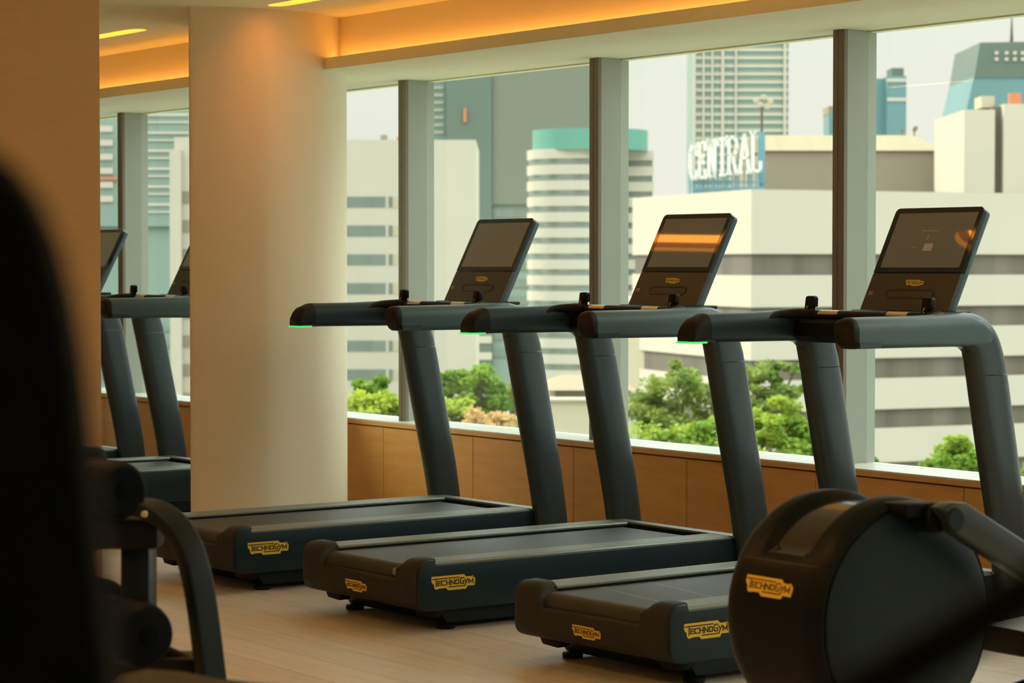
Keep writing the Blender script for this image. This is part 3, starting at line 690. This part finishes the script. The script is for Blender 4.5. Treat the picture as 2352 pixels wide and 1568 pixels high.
obox('rear_post', 60, 235, 1030, 1270, 4.95, 0.08, M['pad'], B_, 0.02)
obox('base_rail', 100, 600, 2180, 2235, 4.66, 0.06, M['black'], B_)
obox('lower_block', 150, 470, 1512, 1575, 4.63, 0.10, M['black'], B_)
tube('lower_brace', [L(P(330, 1478, 4.66)), L(P(392, 1500, 4.66)), L(P(460, 1532, 4.66))], 0.012, M['vinyl'], B_, 10, 2)
bm = bmesh.new(); disc(bm, (0, 0, 0), 0.006, 0.01, 'y', 16, 0.002); bm.transform(Matrix.Translation(L(P(331, 1181, 4.50))) @ Matrix.Rotation(ang, 4, 'Z')); bm_obj('bolt', bm, M['chrome'], B_)

# ------------------------------------------------------------------ seat in front of the bench
ST = empty('bench_seat', tuple(P(420, 1600, 3.6).xy) + (0,)); tag(ST, 'dark vinyl padded seat just showing at the bottom edge, in front of the roller bench', 'seat')
so_ = Vector(ST.location); bo = so_
outl = [(230, 1590), (280, 1545), (345, 1531), (420, 1537), (500, 1552), (600, 1563), (720, 1572), (860, 1590), (900, 1640), (900, 1700), (230, 1700)]
bm = bmesh.new()
front = [L(P(x, y, 3.6)) for x, y in outl]
A = [bm.verts.new(p) for p in front]; Bv = [bm.verts.new(p - H * 0.34 + Vector((0, 0, -0.03))) for p in front]
bm.faces.new(A); bm.faces.new(Bv[::-1])
for i in range(len(A)): j = (i + 1) % len(A); bm.faces.new((A[i], Bv[i], Bv[j], A[j]))
bevel_all(bm, 0.012, 3, 0.7); bm_obj('cushion', bm, M['vinyl'], ST)
obox('leg', 500, 600, 1690, 2840, 3.35, 0.12, M['tube'], ST); obox('foot', 300, 800, 2790, 2843, 3.35, 0.2, M['black'], ST)

# ------------------------------------------------------------------ foreground silhouettes, very near the lens
FB = empty('weight_machine', tuple(P(-200, 1500, 0.80).xy) + (0,)); tag(FB, 'black padded machine upright close to the lens, filling the left edge', 'exercise machine')
bo = Vector(FB.location); D0 = 0.72
outl = [(-700, 330), (-420, 258), (-230, 262), (-90, 310), (0, 375), (60, 455), (108, 570), (142, 700), (167, 850), (190, 1050), (215, 1300), (245, 1568), (290, 2000), (320, 2500), (-700, 2500)]
bm = bmesh.new(); A = [bm.verts.new(L(P(x, y, D0))) for x, y in outl]; Bv = [bm.verts.new(L(P(x, y, D0)) + H * 0.03) for x, y in outl]
bm.faces.new(A); bm.faces.new(Bv[::-1])
for i in range(len(A)): j = (i + 1) % len(A); bm.faces.new((A[i], Bv[i], Bv[j], A[j]))
bevel_all(bm, 0.004, 3, 0.9); bm_obj('backrest', bm, M['matte'], FB)
pc = L(P(-250, 2300, 0.76))
boxobj('post', (pc.x - 0.03, pc.y - 0.03, 0.03), (pc.x + 0.03, pc.y + 0.03, pc.z), M['matte'], FB, bev=0.005)
boxobj('base', (pc.x - 0.2, pc.y - 0.05, 0.0), (pc.x + 0.2, pc.y + 0.05, 0.04), M['matte'], FB, bev=0.008)
GB = empty('cable_machine', tuple(P(3300, 1500, 0.85).xy) + (0,)); tag(GB, 'black angled grip bar close to the lens, crossing the lower right corner', 'exercise machine')
bo = Vector(GB.location)
tube('grip_bar', [L(P(3300, 790, 0.78)), L(P(2352, 1364, 0.74)), L(P(1700, 1760, 0.72))], 0.0074, M['matte'], GB, 20, 2)
tube('grip_sleeve', [L(P(2900, 1033, 0.763)), L(P(2620, 1202, 0.752)), L(P(2430, 1317, 0.743))], 0.0105, M['matte'], GB, 20, 2)
pc = L(P(3300, 790, 0.78))
boxobj('post', (pc.x - 0.02, pc.y - 0.02, 0.03), (pc.x + 0.02, pc.y + 0.02, pc.z + 0.03), M['matte'], GB, bev=0.005)
boxobj('base', (pc.x - 0.05, pc.y - 0.15, 0.0), (pc.x + 0.05, pc.y + 0.15, 0.04), M['matte'], GB, bev=0.008)

# ------------------------------------------------------------------ outside: ground, trees, city
hd = Vector((cdv.x, cdv.y, 0)).normalized()
GZ = -34.0
bm = bmesh.new(); box(bm, (-1800, 8, GZ - 1), (200, 1800, GZ)); structure(bm_obj('ground_outside', bm, M['ground'], smooth=False))
def zat(py, D): return CAMZ + (606 - py) / FPX * D
def at(px, D):   # ground position seen at column px, at forward distance D
    v = cdv + crv * ((px - 1176) / FPX); return Vector((v.x * D, v.y * D, 0))
EXT = []
def ebuild(name, label, cat, px, D, group=None):
    r = empty(name, at(px, D) + Vector((0, 0, GZ)), YAW); tag(r, label, cat, group); return r
def W_(px0, px1, D): return (px1 - px0) / FPX * D
def ebox(name, root, px0, px1, top, bot, D, depth, m, Dr=None, px=None, off=0.0):
    """box in the building's own axes: x right, y away; px0..px1 measured at distance D"""
    cx = root['_px']; Dc = root['_D']
    x0, x1 = W_(cx, px0, D), W_(cx, px1, D); z0 = zat(bot, D) - GZ if bot is not None else 0; z1 = zat(top, D) - GZ
    bm = bmesh.new(); box(bm, (x0, D - Dc + off, z0), (x1, D - Dc + off + depth, z1)); return bm_obj(name, bm, m, root, smooth=False)
def B(name, label, px, D, cat='building'):
    r = ebuild(name, label, cat, px, D); r['_px'] = px; r['_D'] = D; return r
def bands(root, px0, px1, rows, D, m, th=0.35, name='window_band'):
    cx = root['_px']; Dc = root['_D']; bm = bmesh.new()
    for t, b in rows: box(bm, (W_(cx, px0, D), D - Dc - th, zat(b, D) - GZ), (W_(cx, px1, D), D - Dc + 0.5, zat(t, D) - GZ))
    return bm_obj(name, bm, m, root, smooth=False)

# white office block, left
b = B('office_building', 'white office block with dark window bands, right of the broad column', 800, 300)
ebox('wall', b, 640, 1093, 322, None, 300, 30, M['facade'])
rows = [(452 + 66 * i, 477 + 66 * i) for i in range(12)]
bands(b, 640, 886, rows, 300, M['tealwin'], 0.05)
bands(b, 893, 902, rows, 300, M['tealwin'], 0.05, 'narrow_window')
bands(b, 903, 978, rows, 300, M['facade2'], 0.05, 'cream_infill')
r = boxobj('roof_unit', (W_(800, 872, 300), 3, zat(322, 300) - GZ), (W_(800, 886, 300), 5, zat(308, 300) - GZ), M['brownblock'], b)
r = boxobj('beacon', (W_(800, 909, 300), 3, zat(322, 300) - GZ), (W_(800, 918, 300), 5, zat(312, 300) - GZ), M['rust'], b)
# tall curtain-wall tower behind it
b = B('office_tower', 'tall grey-green glass tower rising behind the white office block', 1080, 620)
ebox('shaft', b, 1024, 1130, -300, None, 620, 40, M['glasstower2'])
ebox('side_wing', b, 962, 1022, -300, None, 628, 30, M['paletower'])
ebox('wall_with_reflection', b, 1131, 1362, -300, 470, 621, 40, M['glasstower'])  # lighter tone carries the reflection veil of the window pane
ebox('podium', b, 1131, 1362, 471, None, 622, 40, M['paletower'])
bands(b, 1093, 1130, [(505 + 38 * i, 522 + 38 * i) for i in range(9)], 620, M['facade'], 0.4, 'floor_band')
bands(b, 964, 1018, [(200 + 17 * i, 206 + 17 * i) for i in range(7)], 628, M['facade'], 0.3, 'floor_line')
bands(b, 1131, 1215, [(480 + 40 * i, 500 + 40 * i) for i in range(9)], 622, M['tealwin'], 0.4)
boxobj('facade_sign', (W_(1080, 1065, 620), -1, zat(282, 620) - GZ), (W_(1080, 1072, 620), 0, zat(250, 620) - GZ), M['rust'], b)
# round white tower with teal crown
b = B('round_tower', 'round white tower with teal crown and stacked window bands', 1330, 490)
def ring_stack(name, rows, r, m, cx, D, n=40):
    bm = bmesh.new()
    for t, bt in rows:
        if bt is None: z0 = 0
        else: z0 = zat(bt, D) - GZ
        disc(bm, (W_(b['_px'], cx, D), D - b['_D'] + 0.0, z0), r, zat(t, D) - GZ - z0, 'z', n)
    return bm_obj(name, bm, m, b)
Rt = W_(1210, 1445, 490) / 2
ring_stack('core', [(360, None)], Rt * 0.965, M['tealwin'], 1328, 490)
rows = [(347 + 35.6 * i, 369 + 35.6 * i) for i in range(17)]
ring_stack('balcony_band', rows, Rt, M['facade'], 1328, 490, 12)
ring_stack('crown', [(302, 349)], W_(1223, 1487, 490) / 2, M['teal'], 1355, 490, 48)
ebox('wing', b, 1432, 1498, 352, None, 489, 14, M['tealwin'])
bands(b, 1431, 1500, rows, 489, M['facade'], 0.3, 'wing_band')
bands(b, 1424, 1437, [(352, 900)], 488.5, M['teal'], 0.4, 'corner_strip')
# tall banded tower
b = B('banded_tower', 'tall pale tower with many white floor lines behind the rooftop letters', 1700, 1000)
ebox('shaft', b, 1592, 1809, -250, None, 1000, 40, M['paletower'])
rw = [(90 - 18 * 12 + 18.4 * i, 97 - 18 * 12 + 18.4 * i) for i in range(34)]
bands(b, 1592, 1809, rw, 1000, M['facade'], 0.6, 'floor_line')
cols = bmesh.new()
for c0, c1 in ((1592, 1596), (1612, 1616), (1632, 1636), (1655, 1661), (1686, 1690), (1797, 1803)):
    box(cols, (W_(1700, c0, 1000), -1.4, 0), (W_(1700, c1, 1000), 0, zat(-250, 1000) - GZ))
bm_obj('facade_pier', cols, M['facade'], b, smooth=False)
# brown block with tan roof
b = B('warehouse_block', 'brown windowless block with tan hipped metal roof behind the white complex', 1960, 215)
ebox('wall', b, 1750, 2172, 346, None, 215, 30, M['brownblock'])
x0, x1, zb, zt = W_(1960, 1745, 215), W_(1960, 2174, 215), zat(347, 215) - GZ, zat(306, 215) - GZ
bm = bmesh.new(); V = [bm.verts.new(p) for p in ((x0, -0.3, zb), (x1, -0.3, zb), (x1, 30, zb), (x0, 30, zb), (x0, 4, zt), (W_(1960, 2110, 215), 4, zt), (W_(1960, 2110, 215), 26, zt), (x0, 26, zt))]
for f in ((0, 1, 5, 4), (1, 2, 6, 5), (2, 3, 7, 6), (3, 0, 4, 7), (4, 5, 6, 7), (3, 2, 1, 0)): bm.faces.new([V[i] for i in f])
bm_obj('roof', bm, M['tanroof'], b, smooth=False)
def dish(px, py, D, r, label):
    zr = zat(306, 215) + 0.01
    o = empty('satellite_dish', at(px, D) + Vector((0, 0, zr)), YAW); tag(o, label, 'antenna'); hz = zat(py, D) - zr
    bm = bmesh.new(); secs = [[Vector((q * math.cos(t), -0.6 * r * (q / r) ** 2 + 0.3 * r, q * math.sin(t))) for t in [2 * math.pi * i / 20 for i in range(20)]] for q in (0.02, r * 0.4, r * 0.7, r)]
    rings(secs, caps=False, bm=bm); bm.transform(Matrix.Translation((0, 0, hz)) @ Matrix.Rotation(0.5, 4, 'X') @ Matrix.Rotation(0.5, 4, 'Z')); bm_obj('bowl', bm, M['facade2'], o)
    bm = bmesh.new(); disc(bm, (0, 0.1, 0), 0.06, hz, 'z', 8); bm_obj('mast', bm, M['bark'], o)
dish(2098, 297, 225, 0.32, 'small dish on the tan roof, the right one of two')
dish(2070, 303, 225, 0.24, 'small dish on the tan roof, the left one of two')
o = empty('floodlight_mast', at(1748, 180) + Vector((0, 0, zat(435, 160) + 0.01)), YAW); tag(o, 'mast with a cluster of round floodlights above the rooftop letters', 'mast')
bm = bmesh.new(); disc(bm, (0, 0, 0), 0.10, zat(250, 184) - zat(437.5, 160), 'z', 8); bm_obj('pole', bm, M['bark'], o)
zz = zat(437.5, 160)
for px, py in ((1735, 243), (1752, 236), (1767, 245), (1744, 252), (1760, 256)):
    bm = bmesh.new(); disc(bm, (W_(1748, px, 184), -0.15, zat(py, 184) - zz), 0.22, 0.18, 'y', 14, 0.04); bm_obj('lamp_head', bm, M['facade2'], o)
# white complex with brown window bands
b = B('shopping_complex', 'long white building with brown window bands filling the right windows', 1725, 160)
def prism(name, pts, zlo, zhi, m):
    """footprint from (px, distance) corners"""
    q = [(W_(1725, p, D), D - 160) for p, D in pts]
    return bm_obj(name, extrude(q, 'z', zlo, zhi), m, b, smooth=False)
FP = [(1725, 160), (2800, 176), (2790, 186), (1530, 186), (1516, 181)]
FPi = [(1728, 160.4), (2790, 176.4), (2780, 185.5), (1534, 185.5), (1522, 181)]
def zb_(py): return zat(py, 160) - GZ
edges = [(435, 583), (632, 706), (755, 828), (876, 949), (994, 1075), (1120, 1200)]
prism('window_band', FPi, 0, zb_(440), M['winband'])
for t, bt in edges: prism('wall_band', FP, zb_(bt), zb_(t), M['facade'])
q = [(1472, 182), (1640, 175), (1640, 200), (1472, 205)]
prism('side_wing', q, zb_(800) - 4, zb_(700), M['facade2'])
# rooftop letters
D = 176
ZB = zat(435, 160) + 0.02
b = empty('rooftop_sign', at(1665, D) + Vector((0, 0, ZB)), YAW + 0.0); tag(b, 'large white letters CENTRAL standing on blue supports on a roof', 'sign')
GL = {'C': [[(1, .82), (.8, 1), (.35, 1), (.08, .75), (.08, .25), (.35, 0), (.8, 0), (1, .18)], [(1, .7), (1, 1)]],
      'E': [[(.1, 0), (.1, 1)], [(.0, 0), (.95, 0), (.95, .2)], [(0, 1), (.95, 1), (.95, .8)], [(.1, .52), (.65, .52)], [(.65, .42), (.65, .62)]],
      'N': [[(.15, 0), (.15, 1), (.85, 0), (.85, 1)], [(0, 0), (.32, 0)], [(0, 1), (.2, 1)], [(.7, 1), (1, 1)]],
      'T': [[(.5, 0), (.5, 1)], [(.3, 0), (.7, 0)], [(0, .85), (0, 1), (1, 1), (1, .85)]],
      'R': [[(.15, 0), (.15, 1), (.7, 1), (.92, .85), (.92, .65), (.7, .5), (.15, .5)], [(.5, .5), (.9, 0), (1, 0)], [(0, 0), (.32, 0)], [(0, 1), (.15, 1)]],
      'A': [[(.1, 0), (.5, 1), (.9, 0)], [(.28, .38), (.72, .38)], [(0, 0), (.22, 0)], [(.76, 0), (1, 0)]],
      'L': [[(.15, 0), (.15, 1)], [(0, 1), (.32, 1)], [(0, 0), (.95, 0), (.95, .22)]]}
x0s = [(1581, 1599), (1602, 1619), (1622, 1643), (1645, 1667), (1667, 1692), (1692, 1722), (1722, 1746)]
n = len(x0s)
base_top = []
for i, (ch, (a, c)) in enumerate(zip('CENTRAL', x0s)):
    f = ((a + c) / 2 - 1581) / 165; yb = 412 - 20 * f; yt = 334 - 30 * f
    X0, X1 = W_(1665, a + 1, D), W_(1665, c - 1, D); Z0, Z1 = zat(yb, D) - ZB, zat(yt, D) - ZB
    bm = stroke_mesh(GL[ch], 0.20, 0, 0.35, tr=lambda x, y: (X0 + x * (X1 - X0), Z0 + y * (Z1 - Z0)))
    for v in bm.verts: v.co = Vector((v.co.x, -0.6 + v.co.z, v.co.y))
    bm_obj('letter', bm, M['signwhite'], b, smooth=False)
    fr = bmesh.new(); box(fr, (X0 - 0.02, 0.1, Z0 + 0.1), (X0 + 0.10, 0.25, Z1 - 0.1)); box(fr, ((X0 + X1) / 2, 0.1, 0), ((X0 + X1) / 2 + 0.10, 0.25, Z0 + 0.5)); box(fr, (X0, 0.1, 0), (X0 + 0.14, 0.25, Z0 + 0.2))
    box(fr, (X1 - 0.16, 0.1, 0), (X1, 0.25, Z0 + 0.3)); bm_obj('support', fr, M['blueframe'], b, smooth=False)
bm = bmesh.new(); box(bm, (W_(1665, 1590, D), 0.05, zat(436, D) - ZB), (W_(1665, 1755, D), 0.2, zat(430, D) - ZB))
box(bm, (W_(1665, 1590, D), 0.05, zat(420, D) - ZB), (W_(1665, 1755, D), 0.2, zat(417, D) - ZB)); box(bm, (W_(1665, 1741, D), 0.3, 0), (W_(1665, 1757, D), 0.8, zat(304, D) - ZB))
bm_obj('frame_panel', bm, M['blueframe'], b, smooth=False)
# blue towers at right
b = B('blue_tower', 'slim blue glass tower with a stepped top left of the pale gap of sky', 2030, 900)
ebox('shaft', b, 1985, 2040, 182, None, 900, 30, M['bluetower']); ebox('front_shaft', b, 2030, 2074, 176, None, 895, 20, M['bluetower'])
ebox('cap', b, 2042, 2070, 158, 176, 897, 12, M['glasstower2']); bands(b, 2030, 2074, [(182, 190), (226, 234)], 895, M['facade'], 0.4, 'floor_line')
b = B('slim_tower', 'small dark tower half hidden behind the bronze window mullion', 1900, 1100)
ebox('shaft', b, 1902, 1922, 262, None, 1100, 20, M['bluetower']); ebox('cap', b, 1901, 1922, 245, 262, 1100, 20, M['tanroof'])
b = B('tapered_tower', 'wide blue-green glass tower with sloping left side at the right edge', 2300, 700)
def tz(py): return zat(py, 700) - GZ
def tprof(pts, m, name, y0=0, y1=40):
    q = [(W_(2300, px, 700), tz(py)) for px, py in pts]; return bm_obj(name, extrude(q, 'y', y0, y1), m, b, smooth=False)
tprof([(2247, 100), (2460, 96), (2460, 180), (2234, 180)], M['glasstower2'], 'upper_glass')
tprof([(2234, 178), (2460, 178), (2460, 1500), (2175, 1500), (2196, 440), (2218, 250)], M['bluetower'], 'lower_glass', 0.3)
tprof([(2332, 98), (2336, 20), (2340, 98)], M['bark'], 'mast', 10, 11)
bm = bmesh.new()
for px in (2280, 2303, 2322, 2340):
    for py in (120, 134): box(bm, (W_(2300, px, 700), -0.6, tz(py + 8)), (W_(2300, px + 8, 700), 0, tz(py)))
bm_obj('bright_panel', bm, M['facade'], b, smooth=False)
b = B('white_apartment_block', 'plain white block with a painted dark shadow strip beneath the tapered tower', 2300, 198)
ebox('wall', b, 2212, 2282, 253, None, 198, 14, M['facade']); ebox('shadow_strip', b, 2281, 2303, 246, None, 199, 14, M['winband']); ebox('second_wall', b, 2302, 2420, 240, None, 198, 14, M['facade'])  # dark strip stands in for the shadow between the two walls
ebox('roof_unit', b, 2262, 2292, 222, 248, 200, 3, M['facade2']); bm = bmesh.new(); disc(bm, (W_(2300, 2350, 198), 4, zat(225, 198) - GZ - 0.6), 0.55, 1.2, 'z', 16); bm_obj('tank', bm, M['rust'], b)
# left window: glass tower and balcony block
b = B('striped_tower', 'teal glass tower with white floor lines seen in the narrow left window', 330, 420)
ebox('shaft', b, 180, 436, -250, 520, 420, 30, M['paletower']); ebox('podium', b, 180, 436, 521, None, 421, 30, M['paletower'])
bands(b, 300, 436, [(262 + 41 * i, 268 + 41 * i) for i in range(6)] + [(280 + 41 * i, 284 + 41 * i) for i in range(6)], 420, M['facade'], 0.3, 'floor_line')
bands(b, 180, 436, [(750 + 36 * i, 760 + 36 * i) for i in range(5)], 421, M['tealwin'], 0.3)
bands(b, 232, 262, [(290 + 32 * i, 304 + 32 * i) for i in range(6)], 420, M['facade'], 0.4, 'bright_window')
bands(b, 205, 274, [(408, 414)], 420, M['rust'], 0.5, 'orange_line')
b = B('balcony_building', 'white apartment building with shaded balconies left of the broad column', 420, 260)
ebox('wall', b, 402, 520, 316, None, 260, 20, M['facade'])
ebox('corner_bay', b, 394, 420, 345, None, 259, 6, M['facade'])
bands(b, 408, 520, [(440 + 66 * i, 466 + 66 * i) for i in range(8)], 260, M['brownblock'], 0.15, 'balcony_recess')
# low house with tiled roof and pale wall
b = B('tiled_house', 'low house with brown tiled roof beneath the round tower', 1320, 125)
ebox('wall', b, 1262, 1450, 893, None, 125, 8, M['facade2'])
bands(b, 1275, 1440, [(897, 913)], 125, M['winband'], 0.05)
x0, x1 = W_(1320, 1250, 125), W_(1320, 1460, 125)
bm = bmesh.new(); V = [bm.verts.new(p) for p in ((x0, -0.6, zat(895, 125) - GZ), (x1, -0.6, zat(895, 125) - GZ), (x1, 9, zat(895, 125) - GZ), (x0, 9, zat(895, 125) - GZ), (x0 + 1.0, 4, zat(868, 125) - GZ), (x1 - 1.0, 4, zat(868, 125) - GZ))]
for f in ((0, 1, 5, 4), (1, 2, 5), (2, 3, 4, 5), (3, 0, 4), (3, 2, 1, 0)): bm.faces.new([V[i] for i in f])
bm_obj('roof', bm, M['tile'], b, smooth=False)
b = B('boundary_wall', 'plain pale wall below the tiled house', 1320, 105, 'wall')
ebox('wall_face', b, 1225, 1520, 920, None, 105, 1, M['facade2']); ebox('coping', b, 1223, 1522, 916, 921, 104.8, 1.4, M['facade2'])
for e in [o for o in COL.objects if '_px' in o.keys()]:
    del e['_px']; del e['_D']

# trees: every crown is thousands of leaves in clumps on a branching trunk
def tree(name, label, px, pyTop, D, wpx, hpx, m, nclump=60, nleaf=130, leaf=0.16, seed=1, group='trees below the windows', squash=0.9):
    g = np.random.default_rng(seed)
    cx = at(px, D); ztop = zat(pyTop, D); rw = wpx / FPX * D / 2; rh = hpx / FPX * D / 2
    root = empty(name, (cx.x, cx.y, GZ)); tag(root, label, 'tree', group)
    cz = ztop - rh - GZ
    # clump centres in an ellipsoid, more near the surface
    d = g.normal(size=(nclump, 3)); d /= np.linalg.norm(d, axis=1)[:, None]
    nclump = int(nclump * 1.1); d = g.normal(size=(nclump, 3)); d /= np.linalg.norm(d, axis=1)[:, None]; rad = g.uniform(0.2, 1.0, nclump) ** 0.5
    cc = d * rad[:, None] * np.array([rw * 0.88, rw * 0.88, rh * 0.88]) + np.array([0, 0, cz])
    nclump_ = nclump; cs = rw * g.uniform(0.09, 0.24, nclump)
    V = []; 
    for c, s in zip(cc, cs):
        dd = g.normal(size=(nleaf, 3)); dd /= np.linalg.norm(dd, axis=1)[:, None]
        p = c + dd * (s * g.uniform(0.15, 1.15, nleaf) ** 0.6)[:, None] * np.array([1.25, 1.25, squash])
        a = g.normal(size=(nleaf, 3)); a /= np.linalg.norm(a, axis=1)[:, None]; a[:, 2] *= 0.6
        b_ = np.cross(a, g.normal(size=(nleaf, 3))); b_ /= np.linalg.norm(b_, axis=1)[:, None]
        l = leaf * g.uniform(0.6, 1.2, nleaf)[:, None]
        q = np.stack([p - a * l * 0.5, p + b_ * l * 0.25, p + a * l * 0.5, p - b_ * l * 0.25], axis=1); V.append(q)
    V = np.concatenate(V).reshape(-1, 3); nq = len(V) // 4
    me = bpy.data.meshes.new('crown'); me.vertices.add(len(V)); me.vertices.foreach_set('co', V.ravel())
    me.loops.add(nq * 4); me.loops.foreach_set('vertex_index', np.arange(nq * 4)); me.polygons.add(nq)
    me.polygons.foreach_set('loop_start', np.arange(nq) * 4); me.update(calc_edges=True); me.validate()
    link('crown', me, m, root)
    bm = bmesh.new(); P0 = Vector((0, 0, 0)); fork = Vector((0, 0, max(1, cz - rh * 0.7)))
    sweep([P0, fork * 0.5, fork], [(0.22, 0.22), (0.17, 0.17), (0.14, 0.14)], (1, 0, 0), 10, 2, bm)
    for k in range(0, nclump, max(1, nclump // 14)):
        e = Vector(cc[k]); mid = (fork + e) / 2 + Vector((0, 0, -0.15 * rh))
        sweep([fork, mid, e], [(0.09, 0.09), (0.055, 0.055), (0.02, 0.02)], (1, 0.1, 0), 7, 2, bm)
    bm_obj('trunk', bm, M['bark'], root)
    return root
tree('tree', 'leafy green tree left of the first grey mullion, below the white office block', 845, 858, 55, 190, 200, M['leafA'], 50, 120, 0.20, 3)
tree('tree', 'dense green tree right of the first grey mullion', 1085, 814, 50, 185, 220, M['leafA'], 70, 150, 0.17, 5)
tree('tree', 'dull olive tree showing between the first treadmill uprights', 1185, 850, 60, 120, 210, M['leafC'], 34, 110, 0.17, 6)
tree('shrub', 'bright yellow-green shrub beneath the tree beside the broad column', 870, 905, 42, 230, 120, M['leafB'], 46, 130, 0.13, 8, 'shrubs along the sill')
tree('shrub', 'bright yellow-green shrub at the sill below the dense tree', 1035, 905, 40, 170, 130, M['leafB'], 40, 130, 0.13, 9, 'shrubs along the sill')
tree('shrub', 'shrub with pinkish tips at the sill left of the pale wall', 1130, 935, 38, 180, 90, M['leafD'], 34, 120, 0.12, 10, 'shrubs along the sill')
tree('tree', 'open olive tree with sky and wall showing through, left of the middle treadmill rail', 1560, 806, 72, 250, 270, M['leafC'], 64, 120, 0.21, 21, squash=0.8)
tree('tree', 'olive tree with round top below the nearest treadmill rail', 1765, 812, 75, 210, 170, M['leafC'], 44, 120, 0.21, 22, squash=0.8)
tree('tree', 'bright green tree in front of the olive trees at the sill', 1590, 955, 50, 330, 190, M['leafB'], 64, 140, 0.17, 23, squash=0.75)
tree('tree', 'large bright green tree between the right treadmill uprights', 1800, 895, 52, 230, 280, M['leafB'], 76, 140, 0.17, 24, squash=0.75)
tree('tree', 'narrow green tree beside the bronze mullion', 1868, 862, 60, 80, 330, M['leafC'], 30, 120, 0.18, 25)
tree('tree', 'small dark tree at the foot of the bronze mullion', 1995, 1030, 60, 55, 110, M['leafA'], 16, 110, 0.17, 26)
tree('tree', 'yellow-green tree at the sill in the rightmost window', 2195, 998, 46, 200, 200, M['leafB'], 56, 130, 0.15, 27)
tree('tree', 'yellow-green tree cut by the right edge of the picture', 2390, 1010, 48, 130, 200, M['leafB'], 34, 120, 0.15, 28)
